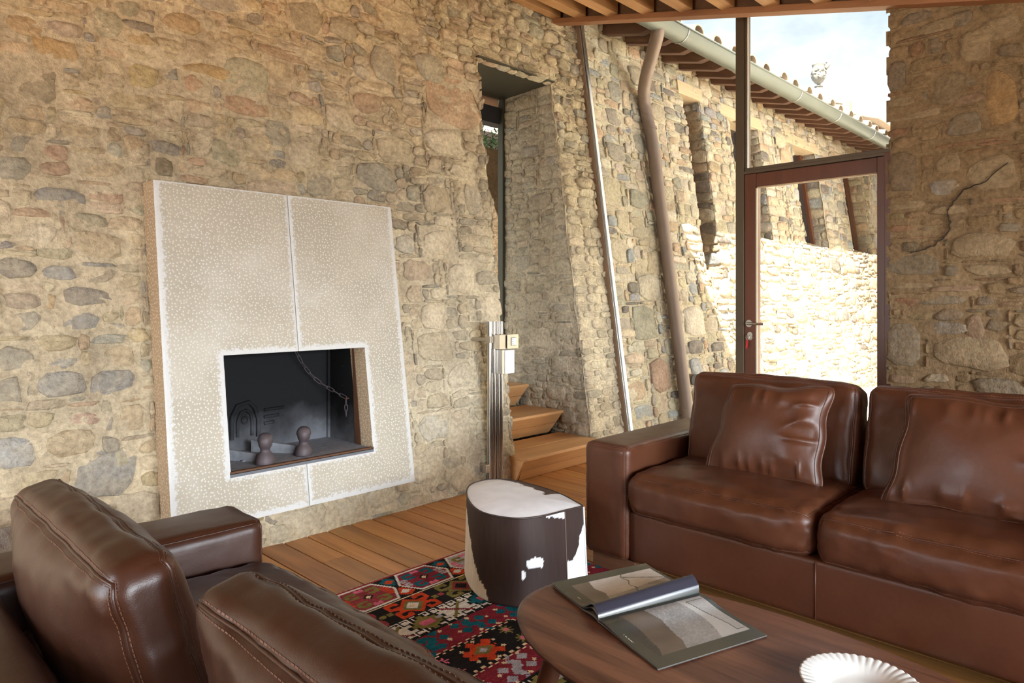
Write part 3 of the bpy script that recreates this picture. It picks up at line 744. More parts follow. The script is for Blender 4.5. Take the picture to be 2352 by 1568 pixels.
MB().add([(4.798, y, z) for y, z in ((2.301, 0.985), (2.292, 0.984), (2.296, 0.925), (2.300, 0.918), (2.308, 0.925))] + [(4.802, y, z) for y, z in ((2.301, 0.985), (2.292, 0.984), (2.296, 0.925), (2.300, 0.918), (2.308, 0.925))],
         [(0, 1, 2, 3, 4), (9, 8, 7, 6, 5)] + [(i, (i + 1) % 5, 5 + (i + 1) % 5, 5 + i) for i in range(5)]).build('red_tag', M_RED, key)

# ------------------------------------------------------------------ outside: continuing wall, eaves, gutter, distant roofs
ground = MB().box(4.98, 60, -40, 8, -0.5, -0.06).box(-40, 4.98, -40, -3.35, -0.5, -0.06).box(-40, -3.35, -3.4, 10, -0.5, -0.06).build('ground', M_GRAVEL)
tag(ground, 'pale gravel courtyard outside the glazed wall', 'ground', kind='structure')
house = empty('added_bounce_house', (10.8, -3.0, 0), 'added cream house out of view that bounces sunlight into the room', 'house', kind='structure')
M_HOUSE = m_plain('house_plaster', (0.80, 0.74, 0.62), 0.95, 0, 0.08, 3, 0.1)  # house added out of view so its sunlit front bounces light indoors
MB().box(10.6, 14.0, -12.0, 2.3, -0.1, 6.4).build('house_wall', M_HOUSE, house)
MB().hexa([(x, y, z) for x, z0_ in ((10.1, 6.3), (14.0, 7.6)) for y in (-12.4, 2.6) for z in (z0_, z0_ + 0.2)]).build('house_roof', M_TILE, house)
for yw in (-10.2, -7.2, -4.2, -1.2):
    for zw_ in (1.0, 3.9):
        wf = MB().box(10.52, 10.62, yw - 0.05, yw + 1.05, zw_ - 0.06, zw_ + 1.56).build('house_window', M_URN, house)
        MB().box(10.50, 10.53, yw + 0.05, yw + 0.95, zw_ + 0.02, zw_ + 1.46).build('pane', m_plain('house_pane', (0.03, 0.035, 0.04), 0.15, 0, 0.1, 8, 0.0), wf)
        for q in (-0.52, 1.02): MB().box(10.54, 10.58, yw + q, yw + q + 0.5, zw_, zw_ + 1.5).build('shutter', M_DOOR, wf)
SLOTS = [(6.63, 6.99, 1.55, 3.50), (7.66, 8.43, 2.02, 3.44), (9.48, 10.33, 2.02, 3.42), (11.34, 12.24, 2.02, 3.42), (13.3, 14.2, 2.02, 3.42)]
amp_e = lambda a, b: 0.012 + 0 * np.asarray(a)
V, F, C = mortar_geo(4.90, 15.0, -0.06, 4.02, 0.04, map_bat, amp_e, SLOTS, 1.0, -0.002, (0.56, 0.49, 0.37))
wall_out = MB().add(V, F, C).build('wall_courtyard', M_EXT, smooth=True, fix=False)
tag(wall_out, 'sunlit rubble courtyard wall with narrow windows, seen through the glazing', 'wall', kind='structure')
st = masonry(4.92, 14.9, 0.0, 3.97, 0.035,
             [(11, 8, 30), (9, 6, 110), (7, 5, 220), (8, 3, 260), (5, 4, 420), (5, 3, 500), (6, 2, 500), (4, 3, 600), (3, 2, 800)], np.random.default_rng(51), SLOTS, [],
             [(6.99, 7.5, 1.9, 3.5), (8.43, 8.9, 2.0, 3.4), (10.33, 10.8, 2.0, 3.4), (6.2, 6.63, 1.9, 3.5)])
PAL_EX = [((0.56, 0.48, 0.35), 5), ((0.50, 0.43, 0.32), 4), ((0.58, 0.52, 0.42), 4), ((0.38, 0.35, 0.29), 2.0), ((0.36, 0.37, 0.38), 1.4), ((0.50, 0.37, 0.26), 2.0), ((0.20, 0.18, 0.165), 0.7)]
rq = np.random.default_rng(77)
for q in st:
    if rq.random() < 0.65: q['course'] = True
lay_wall(wall_out, st, map_bat, M_EXT, amp_e, PAL_EX, np.random.default_rng(52), (-0.001, 0.018), 0.004, 1.0, n=10)
for k, (a0, a1, b0, b1) in enumerate(SLOTS):
    wnd = empty('window_%d' % (k + 4), ((a0 + a1) / 2, wy(2.5) + 0.3, 2.5), ['narrow slot window nearest the drainpipe', 'slot window just left of the bronze mullion', 'slot window behind the left half of the door glass', 'slot window behind the right half of the door glass', 'last slot window under the eaves'][k], 'window', kind='structure')
    d = 0.19
    # far reveal, facing the room
    def map_slot(a, b, h, X=a1):
        a = np.asarray(a, float); b = np.asarray(b, float); h = np.asarray(h, float)
        return np.stack([X - h, 3.39 + BAT * b + a, b], 1)
    V, F, C = mortar_geo(-0.004, d + 0.03, b0, b1, 0.03, map_slot, amp_s, [], 3.0 + k, -0.004, (0.58, 0.5, 0.38))
    rv = MB().add(V, F, C).build('reveal', M_EXT, wnd, smooth=True, fix=False)
    rgk = np.random.default_rng(60 + k)
    z = b0
    while z < b1 - 0.03:
        h = rgk.uniform(0.07, 0.16); h = min(h, b1 - z)
        cuts = [0.0, d + 0.02] if rgk.random() < 0.6 else [0.0, d * rgk.uniform(.35, .65), d + 0.02]
        for q in range(len(cuts) - 1):
            s = dict(a=(cuts[q] + cuts[q + 1]) / 2, b=z + h / 2, hx=(cuts[q + 1] - cuts[q]) / 2, hy=h / 2, course=True)
            V, F = stone_geo(s, rgk, amp_s, rgk.uniform(0.004, 0.014), 0.006, map_slot, 10, 3.0 + k, 0.004)
            MB().add(V, F, pick(PAL_EX, rgk)).build('stone', M_EXT, rv, smooth=True, fix=False)
        z += h
    nl = lambda z_: 3.39 + BAT * z_
    MB().hexa([(x, y + 0.0, z) for x in (a0 - 0.3, a0) for y, z in ((nl(b0) + .02, b0), (nl(b1) + .02, b1), (nl(b0) + d + .1, b0), (nl(b1) + d + .1, b1))], (0.58, 0.5, 0.38)).build('near_reveal', M_EXT, wnd)
    MB().hexa([(x, y, z) for x in (a0, a1) for y, z in ((nl(b0) - .002, b0 - 0.12), (nl(b0) + .0, b0), (nl(b0) + d + .1, b0 - 0.12), (nl(b0) + d + .1, b0 + 0.10))], (0.6, 0.52, 0.4)).build('sloping_sill', M_EXT, wnd)
    fy = lambda z_: nl(z_) + d
    MB().hexa([(x, y, z) for x in (a0, a1) for y, z in ((fy(b0) + .05, b0), (fy(b1) + .05, b1), (fy(b0) + .07, b0), (fy(b1) + .07, b1))]).build('pane', m_plain('dark_pane', (0.02, 0.02, 0.022), 0.1, 0, 0.1, 8, 0.0), wnd)
    for xa, xb in ((a0, a0 + 0.07), (a1 - 0.07, a1)):
        MB().hexa([(x, y, z) for x in (xa, xb) for y, z in ((fy(b0), b0), (fy(b1), b1), (fy(b0) + .06, b0), (fy(b1) + .06, b1))]).build('frame', M_DOOR, wnd)
    ov = 0.22 if k else 0.10
    MB().hexa([(x, y, z) for x in (a0 - ov, a1 + ov * 0.6) for y, z in ((nl(b1) - .018, b1), (nl(b1) - .018 + BAT * .14, b1 + .15), (nl(b1) + .5, b1), (nl(b1) + .5, b1 + .15))]).build('timber_lintel', M_LINTEL, wnd, bevel=0.006, seg=1)

eaves = empty('courtyard_roof', (9, 3.9, 3.9), 'tiled courtyard roof with exposed dark rafter tails under its eaves', 'roof', kind='structure')
SL = 0.263
x = 5.30
tails = []
while x < 14.6:
    tails.append(x); x += 0.345
for x in tails:
    yb, ye = 4.02, 3.435
    zb = lambda y: 3.785 - SL * (3.95 - y) * 0.95
    prof = [(yb, zb(yb)), (ye + 0.10, zb(ye + 0.10)), (ye, zb(ye) + 0.040), (ye, zb(ye) + 0.10), (yb, zb(yb) + 0.10)]
    V = [(xx, y, z) for xx in (x - 0.042, x + 0.042) for y, z in prof]
    MB().add(V, [(0, 1, 2, 3, 4), (9, 8, 7, 6, 5)] + [(i, (i + 1) % 5, 5 + (i + 1) % 5, 5 + i) for i in range(5)]).build('rafter_tail', M_DARKRAFT, eaves, bevel=0.004, seg=1)
zt = lambda y: 3.785 - SL * (3.95 - y) * 0.95 + 0.102
MB().hexa([(x, y, zt(y) + dz) for x in (5.0, 14.9) for y in (3.40, 7.0) for dz in (0.0, 0.035)]).build('eave_boarding', m_wood('eave_board', (0.34, 0.24, 0.16), (0.50, 0.38, 0.26), 0.85, 'X', 1.0), eaves)
def half_tile(x, y0, y1, r, color, up=1):
    V = []; n = 8
    for y, rr in ((y0, r), (y1, r * 0.82)):
        for k in range(n + 1):
            a = math.pi * k / n
            V.append((x + rr * math.cos(a), y, zt(y) + 0.135 + up * rr * 0.85 * math.sin(a)))
        for k in range(n + 1):
            a = math.pi * k / n
            V.append((x + (rr - .016) * math.cos(a), y, zt(y) + 0.135 + up * (rr - .016) * 0.85 * math.sin(a)))
    F = []
    m = n + 1
    for k in range(n):
        F += [(k, k + 1, 2 * m + k + 1, 2 * m + k), (m + k + 1, m + k, 3 * m + k, 3 * m + k + 1), (k + 1, k, m + k, m + k + 1)]
    F += [(0, m, 3 * m, 2 * m), (n, m + n, 3 * m + n, 2 * m + n)]
    return V, F
M_TILEC = m_attr('roof_tile', 0.9, 0.35, 14, 0.4)
x = 5.35; rt = np.random.default_rng(9)
while x < 14.8:
    for r_ in range(2):
        c = np.array((0.40, 0.31, 0.22)) * rt.uniform(0.7, 1.15)
        y0 = 3.42 + r_ * 0.36 + rt.uniform(-.02, .02)
        V, F = half_tile(x + rt.uniform(-.012, .012), y0, y0 + 0.42, 0.098, c)
        MB().add([(p[0], p[1], p[2] + 0.012 * (1 - r_)) for p in V], F, c).build('cover_tile', M_TILEC, eaves, angle=50)
    x += 0.39
MB().hexa([(x, y, zt(y) + dz) for x in (5.0, 14.9) for y in (3.44, 7.0) for dz in (0.036, 0.135)]).build('tile_bed', M_TILE, eaves)
# half-round gutter
gut = empty('gutter', (9, 3.37, 3.75), 'zinc half-round gutter along the courtyard eaves', 'gutter')
gr, gy0, gz0 = 0.098, 3.365, 3.765
GV = []; n = 16
for x in np.linspace(4.96, 14.9, 60):
    for rr in (gr, gr - 0.006):
        for k in range(n + 1):
            a = math.pi + math.pi * k / n
            GV.append((x, gy0 + rr * math.cos(a), gz0 + 0.0 + rr * 1.05 * math.sin(a) - 0.002 * (x - 5)))
m = n + 1; GF = []
for i in range(59):
    b0 = i * 2 * m; b1 = b0 + 2 * m
    for k in range(n):
        GF += [(b0 + k, b0 + k + 1, b1 + k + 1, b1 + k), (b0 + m + k + 1, b0 + m + k, b1 + m + k, b1 + m + k + 1)]
    GF += [(b0, b0 + m, b1 + m, b1), (b0 + n, b0 + m + n, b1 + m + n, b1 + n)]
GF += [tuple(range(m))]
MB().add(GV, GF).build('trough', M_ZINC, gut, angle=60)
MB().tube([(4.96, gy0 - gr, gz0 + 0.004), (14.9, gy0 - gr, gz0 - 0.017)], 0.011, 10).build('rolled_rim', M_ZINC, gut, smooth=True)
for xb in (5.66, 6.86, 8.26, 9.56, 10.95, 12.4, 13.8):
    bt = MB().tube([(xb, gy0 + (gr + 0.003) * math.cos(a), gz0 + (gr + 0.003) * 1.05 * math.sin(a) - 0.002 * (xb - 5)) for a in np.linspace(math.pi, 2 * math.pi, 18)], 0.0045, 6)
    bt.tube([(xb, gy0 - gr, gz0 + 0.01), (xb, gy0 - gr + 0.02, gz0 + 0.025), (xb, gy0 + gr, gz0 + 0.02)], 0.005, 6)
    bt.build('gutter_bracket', M_ALU, gut, smooth=True)
# drainpipe
pipe = empty('drainpipe', (5.76, 3.5, 0), 'brown metal drainpipe bending from the gutter down the stone wall', 'drainpipe')
pc = [(5.30, 3.372, 3.70), (5.315, 3.39, 3.635), (5.40, 3.475, 3.575), (5.54, 3.635, 3.44), (5.66, 3.755, 3.32), (5.715, 3.79, 3.235), (5.745, 3.79, 3.12)]
pc += [(5.757, 3.39 + BAT * z - 0.082, z) for z in (2.8, 2.2, 1.6, 1.0, 0.5, 0.05, -0.06)]
def smooth_path(P, k=6):
    P = [np.array(p, float) for p in P]; out = []
    for i in range(len(P) - 1):
        p0 = P[max(0, i - 1)]; p1 = P[i]; p2 = P[i + 1]; p3 = P[min(len(P) - 1, i + 2)]
        for t in np.linspace(0, 1, k, endpoint=False):
            out.append(0.5 * ((2 * p1) + (p2 - p0) * t + (2 * p0 - 5 * p1 + 4 * p2 - p3) * t * t + (-p0 + 3 * p1 - 3 * p2 + p3) * t ** 3))
    out.append(P[-1]); return out
MB().tube(smooth_path(pc), 0.060, 20).build('pipe', M_PIPE, pipe, angle=50)
for z in (0.62, 1.9, 2.95):
    MB().tube([(5.757, 3.39 + BAT * z - 0.082, z - 0.012), (5.757, 3.39 + BAT * z - 0.080, z + 0.012)], 0.0635, 20).build('joint_ring', M_PIPE, pipe, angle=40)
stub = empty('wall_outlet', (5.95, 3.42, 0.5), 'short round pipe stub poking from the wall beside the drainpipe', 'pipe')
MB().tube([(5.95, 3.48, 0.515), (5.93, 3.36, 0.512)], 0.052, 20).build('stub', M_PIPE, stub, angle=40)
MB().tube([(5.93, 3.36, 0.512), (5.928, 3.352, 0.512)], 0.056, 20).build('rim', M_BLACK, stub, angle=40)

# distant pavilion roof with a stone urn on top
pav = empty('pavilion_roof', (20.5, 7.64, 5.77), 'small stone pavilion roof rising behind the gutter under an urn', 'roof', kind='structure')
for i in range(9):
    t0 = i / 9; zz = 7.43 - 0.62 * t0 ** 1.1; r = 0.10 + 0.62 * t0
    MB().lathe([(r * 0.9, zz + 0.03), (r, zz - 0.005), (r + 0.01, zz - 0.035), (r * 0.7, zz - 0.09)], 8, (20.51, 7.64, 0)).build('stone_course', M_URN, pav)
MB().box(20.0, 21.1, 7.1, 8.2, 3.0, 6.77).build('drum', M_URN, pav)
MB().box(20.85, 21.05, 6.9, 7.1, 6.72, 6.99).build('chimney', M_TILE, pav)
urn = empty('stone_urn', (20.51, 7.64, 7.45), 'weathered carved stone urn on the distant pavilion roof', 'urn')
def urnmod(a, j, r, z):
    if j > 10: return (r * (1 + 0.10 * math.cos(2 * a + 0.6)), z + 0.05 * math.cos(2 * a + 1.2) * (j > 13))
    return (r * (1 + 0.06 * math.sin(a * 7 + j)), z)
prof = [(0.10, 0.0), (0.12, 0.02), (0.06, 0.05), (0.045, 0.09), (0.055, 0.11), (0.11, 0.14), (0.165, 0.22), (0.19, 0.30), (0.195, 0.38), (0.18, 0.42), (0.20, 0.45), (0.17, 0.52), (0.165, 0.58), (0.185, 0.64), (0.15, 0.62), (0.12, 0.5), (0.0, 0.48)]
MB().lathe(prof, 40, (20.51, 7.64, 7.45), mod=urnmod).build('bowl', M_URN, urn, angle=50)
fl = MB(); ru = np.random.default_rng(3)
for k in range(34):
    a = ru.uniform(0, 2 * math.pi); z = ru.uniform(0.22, 0.5); r = 0.18 + 0.01 * ru.random()
    c0 = (20.51 + r * math.cos(a), 7.64 + r * math.sin(a), 7.45 + z)
    s = ru.uniform(0.02, 0.045)
    fl.lathe([(0.0, -s), (s * .8, -s * .6), (s, 0), (s * .8, s * .6), (0.0, s)], 8, c0)
fl.build('carved_flowers', M_URN, urn, smooth=True)['kind'] = 'stuff'
hd = MB().tube(smooth_path([(20.60, 7.50, 7.99), (20.66, 7.44, 8.07), (20.67, 7.43, 8.15), (20.62, 7.48, 8.17)], 5), [0.07, 0.068, 0.066, 0.064, 0.062, 0.06, 0.058, 0.056, 0.054, 0.052, 0.05, 0.045, 0.04, 0.035, 0.03, 0.02], 10)
hd.build('carved_handle', M_URN, urn, smooth=True)
# distant pitched roof at the far right
far = empty('distant_roof', (19, 5.9, 4.5), 'distant pale tiled roof just above the gutter beside the stone wall', 'roof', kind='structure')
for i in range(9):
    z = 5.55 + i * 0.10; y = 5.2 + i * 0.22
    MB().hexa([(x, yy, zz) for x in (17.6 + i * 0.10, 24.0) for yy, zz in ((y, z), (y, z + 0.035), (y + 0.3, z + 0.10), (y + 0.3, z + 0.135))]).build('tile_row', M_TILE, far)
MB().box(18.6, 24, 5.6, 8, 2.5, 5.6).build('body', M_PLASTER, far)

# ------------------------------------------------------------------ fireplace
def sy(z): return 3.24 + BAT * z            # front plane of the slab
def m_hammered(name, base, dot, side=False):
    t = NT(name)
    e = t.attr('Col'); sep = t.n('ShaderNodeSeparateColor'); t.l(e, sep.inputs[0])
    sx = t.n('ShaderNodeSeparateXYZ'); t.l(t.tc.outputs['Object'], sx.inputs[0])
    cb = t.n('ShaderNodeCombineXYZ'); t.l(sx.outputs[1 if side else 0], cb.inputs[0]); t.l(sx.outputs[2], cb.inputs[1])
    vn = t.n('ShaderNodeTexVoronoi', voronoi_dimensions='2D'); vn.inputs['Scale'].default_value = 56; vn.inputs['Randomness'].default_value = 0.8
    t.l(cb.outputs[0], vn.inputs['Vector']); v = vn.outputs['Distance']
    d = t.ramp(v, [(0.13, 1.0), (0.27, 0.0)])
    base2 = t.mix(t.ramp(t.noise(3.0, 4), [(0.35, 0.0), (0.7, 1.0)]), base, tuple(x * 0.86 for x in base))
    vis = t.ramp(t.noise(6.0, 3), [(0.3, 0.65), (0.7, 1.0)])
    c = t.mix(t.math('MULTIPLY', d, vis), base2, dot)
    if not side:
        en = t.math('ADD', sep.outputs[0], t.math('MULTIPLY', t.math('SUBTRACT', t.noise(60, 6, 0.75), 0.5), 1.3))
        w = t.ramp(en, [(0.46, 0.0), (0.58, 0.9)])
        c = t.mix(t.ramp(t.noise(2.6, 5, 0.6), [(0.48, 0.0), (0.75, 0.45)]), c, (0.56, 0.54, 0.49))
        c = t.mix(w, c, (0.53, 0.53, 0.515))
    b = t.bump(v, 0.35, 0.004, t.bump(t.noise(120, 4), 0.25, 0.003))
    return t.set(c, 0.85, 0, b, 0.2)
M_SLAB = m_hammered('bush_hammered_stone', (0.41, 0.37, 0.295), (0.575, 0.55, 0.49))
M_SLABSIDE = m_hammered('hammered_stone_edge', (0.40, 0.29, 0.18), (0.62, 0.52, 0.38), True)
fire = empty('fireplace', (1.83, 3.3, 0.2), 'pale bush-hammered stone slab fireplace hung on the rubble wall', 'fireplace')
OX0, OX1, OZ0, OZ1 = 1.431, 2.246, 0.4285, 1.0
def slab_panel(x0, x1, z0, z1, gapx):
    st_ = 0.011
    X = np.unique(np.concatenate([np.linspace(x0, x1, int((x1 - x0) / st_)), [v for v in (OX0, OX1) if x0 < v < x1]]))
    Z = np.unique(np.concatenate([np.linspace(z0, z1, int((z1 - z0) / st_)), [OZ0, OZ1]]))
    A, B = np.meshgrid(X, Z, indexing='ij'); nx, nz = A.shape
    idx = np.arange(nx * nz).reshape(nx, nz)
    ca = (A[:-1, :-1] + A[1:, 1:]) / 2; cb = (B[:-1, :-1] + B[1:, 1:]) / 2
    keep = ~((ca > OX0) & (ca < OX1) & (cb > OZ0) & (cb < OZ1))
    q = np.stack([idx[:-1, :-1], idx[1:, :-1], idx[1:, 1:], idx[:-1, 1:]], -1)[keep]
    a = A.ravel(); b = B.ravel()
    dx = np.minimum(a - x0, x1 - a); dz = np.minimum((b - z0) * 1.0, (z1 - b) * 8.0)
    ddx = np.maximum(np.maximum(OX0 - a, a - OX1), 0); ddz = np.maximum(np.maximum(OZ0 - b, b - OZ1), 0)
    do = np.hypot(ddx, ddz)
    d = np.minimum(np.minimum(dx, dz), do)
    # the joint edge is whitened less than the outer edges
    wgt = np.exp(-d / 0.042)
    wgt = np.where((dx <= np.minimum(dz, do)) & (np.abs(a - gapx) < 0.12), wgt * 0.75, wgt)
    C = np.stack([wgt] * 3, 1)
    rough = fbm(np.stack([a * 40, b * 40, a * 0], 1), 2) * 0.0012 - 0.004 * np.exp(-dx / 0.006)
    V = np.stack([a, sy(b) - rough, b], 1)
    m = MB().add(V, q.tolist(), C)
    # sides: boundary edges pushed back
    from collections import Counter
    cnt = {}
    for f in q.tolist():
        for k in range(4):
            e = (f[k], f[(k + 1) % 4]); r = (e[1], e[0])
            if r in cnt: del cnt[r]
            else: cnt[e] = 1
    V2 = []; F2 = []; mi = []
    for (i, j) in cnt:
        b0 = len(V2)
        for t_ in (i, j):
            p = V[t_]; V2.append((p[0], p[1], p[2]))
        for t_ in (j, i):
            p = V[t_]; V2.append((p[0], p[1] + 0.155, p[2]))
        F2.append((b0 + 1, b0, b0 + 3, b0 + 2))
    m.add(V2, F2, (0.0, 0, 0), mi=1)
    return m.build('slab_panel', [M_SLAB, M_SLABSIDE], fire, smooth=False, fix=False)
slab_panel(1.150, 1.832, 0.20, 1.845, 1.83)
slab_panel(1.8365, 2.520, 0.20, 1.845, 1.83)
M_JOINT = m_plain('grey_joint', (0.23, 0.22, 0.20), 0.9)
for za, zb in ((0.2, OZ0), (OZ1, 1.845)):
    MB().hexa([(x, y, z) for x in (1.8318, 1.8368) for y, z in ((sy(za) + .006, za), (sy(zb) + .006, zb), (sy(za) + .15, za), (sy(zb) + .15, zb))]).build('joint', M_JOINT, fire)
def m_soot():
    t = NT('sooty_steel')
    n = t.noise(4, 6, 0.6); f = t.noise(60, 6, 0.7)
    sepz = t.n('ShaderNodeSeparateXYZ'); t.l(t.tc.outputs['Object'], sepz.inputs[0])
    g = t.n('ShaderNodeMapRange'); g.inputs[1].default_value = 0.42; g.inputs[2].default_value = 0.80
    t.l(sepz.outputs[2], g.inputs[0])
    k = t.math('ADD', g.outputs[0], t.math('MULTIPLY', t.math('SUBTRACT', n, 0.5), 0.9))
    c = t.ramp(k, [(0.05, (0.13, 0.135, 0.147)), (0.36, (0.04, 0.04, 0.044)), (0.60, (0.007, 0.007, 0.0075))])
    sp = t.ramp(f, [(0.66, 0.0), (0.74, 0.6)])
    c = t.mix(t.math('MULTIPLY', sp, t.ramp(n, [(0.5, 0.0), (0.62, 1.0)])), c, (0.45, 0.44, 0.40))
    return t.set(c, 0.8, 0.0, t.bump(f, 0.25, 0.004), 0.2)
M_SOOT = m_soot()
M_ASH = m_plain('ash_grey', (0.23, 0.24, 0.26), 0.8, 0.1, 0.45, 30, 0.4)
M_RUST = m_plain('rusty_iron', (0.105, 0.045, 0.020), 0.7, 0.3, 0.3, 20, 0.2)
M_CASTIRON = m_plain('andiron_iron', (0.085, 0.066, 0.070), 0.6, 0.4, 0.3, 25, 0.3)
BY = 3.775
fb = MB()
x0, x1, z0, z1 = OX0 - 0.004, OX1 + 0.002, 0.425, 1.03
fb.box(x0 - 0.01, x0, 3.46, BY, z0, z1); fb.box(x1, x1 + 0.01, 3.46, BY, z0, z1)
fb.box(x0, x1, BY, BY + 0.012, z0, z1); fb.box(x0, x1, 3.44, BY, z1, z1 + 0.01); fb.box(x0, x1, 3.30, BY, z0 - 0.012, z0 + 0.006)
box = fb.build('firebox', M_SOOT, fire)
MB().tube([(x1 - 0.012, BY - 0.012, z0), (x1 - 0.012, BY - 0.012, z1)], 0.010, 8).build('corner_rod', M_SOOT, box)
MB().box(x0, x1, 3.300, 3.318, 0.428, 0.440).build('iron_lip', M_RUST, box)
MB().hexa([(x, y, z) for x in (x1 - 0.006, x1 - 0.001) for y, z in ((3.42, 0.43), (3.50, 1.0), (3.485, 0.43), (3.515, 1.0))]).build('rust_strip', M_RUST, box)
MB().box(x0 + 0.002, x1 - 0.002, 3.33, BY - 0.002, 0.4312, 0.4335).build('ash_bed', M_ASH, box)
MB().box(x0 + 0.15, x0 + 0.19, 3.5, BY, 0.432, 0.440).build('ash_bar', M_ASH, box)
# relief of an arched door plate and bars on the back plate
arch = [(1.638, 0.50), (1.638, 0.625), (1.668, 0.685), (1.735, 0.700), (1.768, 0.665), (1.790, 0.60), (1.790, 0.50)]
MB().tube([(x, BY - 0.006, z) for x, z in arch], 0.012, 8).build('arch_moulding', M_SOOT, box, smooth=True)
MB().tube([(x, BY - 0.004, z) for x, z in [(1.672, 0.51), (1.672, 0.60), (1.690, 0.645), (1.72, 0.655), (1.745, 0.635), (1.755, 0.59), (1.755, 0.51)]], 0.009, 8).build('arch_moulding', M_SOOT, box, smooth=True)
MB().tube([(1.715 + 0.018 * math.cos(a), BY - 0.004, 0.60 + 0.018 * math.sin(a)) for a in np.linspace(0, 2 * math.pi, 17)[:-1]], 0.006, 6, closed=True).build('rosette', M_SOOT, box, smooth=True)
for xa, xb, z in ((1.825, 1.945, 0.645), (1.825, 1.915, 0.605), (1.825, 1.885, 0.568)):
    MB().tube([(xa, BY - 0.004, z), (xb, BY - 0.004, z + 0.003)], 0.009, 8).build('raised_bar', M_SOOT, box, smooth=True)
# log rests (sloping plates)
MB().hexa([(x, y, z) for x, dz in ((1.45, 0.0), (1.458, 0.0)) for y, z in ((3.42, 0.432), (3.42, 0.475), (BY - .01, 0.432), (BY - .01, 0.50))]).build('grate_plate', M_ASH, box)
for xa, xb, ya, yb in ((1.47, 1.66, 3.72, 3.40), (1.72, 1.90, 3.70, 3.44)):
    MB().hexa([(xa - .005, ya, .432), (xa - .005, ya, .50), (xa + .005, ya + .008, .432), (xa + .005, ya + .008, .50),
               (xb - .005, yb, .432), (xb - .005, yb, .472), (xb + .005, yb + .008, .432), (xb + .005, yb + .008, .472)]).build('log_plate', M_ASH, box)
# two cast iron andirons shaped as busts
def andiron(x, y, label, sc=1.0, ang=0.5):
    r = empty('andiron', (x, y, 0.432), label, 'andiron', 'andirons in the fireplace')
    prof = [(0.044, 0.0), (0.046, 0.008), (0.044, 0.025), (0.038, 0.045), (0.029, 0.060), (0.0225, 0.070), (0.022, 0.078), (0.027, 0.086), (0.033, 0.097), (0.036, 0.112), (0.036, 0.128), (0.031, 0.144), (0.018, 0.156), (0.0, 0.159)]
    prof = [(a * sc, b * sc) for a, b in prof]
    ca, sa = math.cos(ang), math.sin(ang)
    def mod(a, j, rr, z):
        k = 1.0
        zz = z / sc
        if zz > 0.085:
            d = math.cos(a + math.pi / 2 + 0.6)
            k = 1 + 0.10 * max(0, d) ** 3 * (1 if 0.105 < zz < 0.13 else 0.3)
        else: k = 1 + 0.12 * abs(math.cos(a))
        return (rr * k, z)
    MB().lathe(prof, 28, (x, y, 0.432), mod=mod).build('bust', M_CASTIRON, r, smooth=True)
    dx, dy = -math.sin(0.6) , -math.cos(0.6)
    px, py = x - 0.023 * sc, y - 0.028 * sc
    MB().lathe([(0.0, -0.008), (0.0045, -0.004), (0.005, 0.004), (0.0, 0.010)], 8, (px, py, 0.432 + 0.116 * sc)).build('nose', M_CASTIRON, r, smooth=True)
    MB().tube([(x + 0.01, y + 0.02, 0.445), (x + 0.01, y + 0.26, 0.445)], 0.008, 8).build('rear_bar', M_CASTIRON, r)
    MB().lathe([(0.0375, 0.0), (0.0385, 0.006), (0.037, 0.018), (0.031, 0.032), (0.018, 0.042), (0.0, 0.044)], 28, (x + 0.002, y + 0.004, 0.432 + 0.118 * sc)).build('hair', M_CASTIRON, r, smooth=True)
    return r
andiron(1.640, 3.375, 'dark iron bust-shaped andiron nearer the left of the firebox', 0.98)
andiron(1.880, 3.42, 'dark iron bust-shaped andiron nearer the middle of the firebox', 0.95)
# chain
chain = empty('chain', (2.1, 3.7, 0.9), 'thin iron chain hanging across the dark firebox to its right side', 'chain')
def link(c, d, L, w, r, tw):
    d = Vector(d).normalized(); s = d.orthogonal().normalized()
    s = (Matrix.Rotation(tw, 3, d) @ s)
    P = []
    for a in np.linspace(0, 2 * math.pi, 17)[:-1]:
        ca, sa = math.cos(a), math.sin(a)
        P.append(Vector(c) + d * (ca * w + math.copysign(max(0, L - w), ca) * (abs(ca) > 1e-6)) + s * (sa * w))
    MB().tube(P, r, 6, closed=True).build('link', M_SOOT if False else M_CASTIRON, chain, smooth=True)
cpath = [np.array(p) for p in ((1.96, 3.70, 1.03), (2.00, 3.70, 0.945), (2.06, 3.715, 0.865), (2.12, 3.71, 0.800), (2.18, 3.66, 0.745), (2.232, 3.565, 0.695))]
P = smooth_path(cpath, 5); acc = 0
lens = [np.linalg.norm(P[i + 1] - P[i]) for i in range(len(P) - 1)]
tot = sum(lens); nl_ = 11
for k in range(nl_):
    s = (k + 0.5) / nl_ * tot; i = 0
    while s > lens[i]: s -= lens[i]; i += 1
    c = P[i] + (P[i + 1] - P[i]) * s / lens[i]
    link(c, P[i + 1] - P[i], tot / nl_ * 0.60, 0.0085, 0.0022, (k % 2) * math.pi / 2 + 0.5)
for k in range(3): link((2.230, 3.558, 0.668 - k * 0.032), (0, 0.02, 1), 0.021, 0.0085, 0.0022, (k % 2) * math.pi / 2)
MB().tube([(2.25, 3.56, 0.690), (2.225, 3.556, 0.690)], 0.005, 8).build('hook', M_RUST, chain)

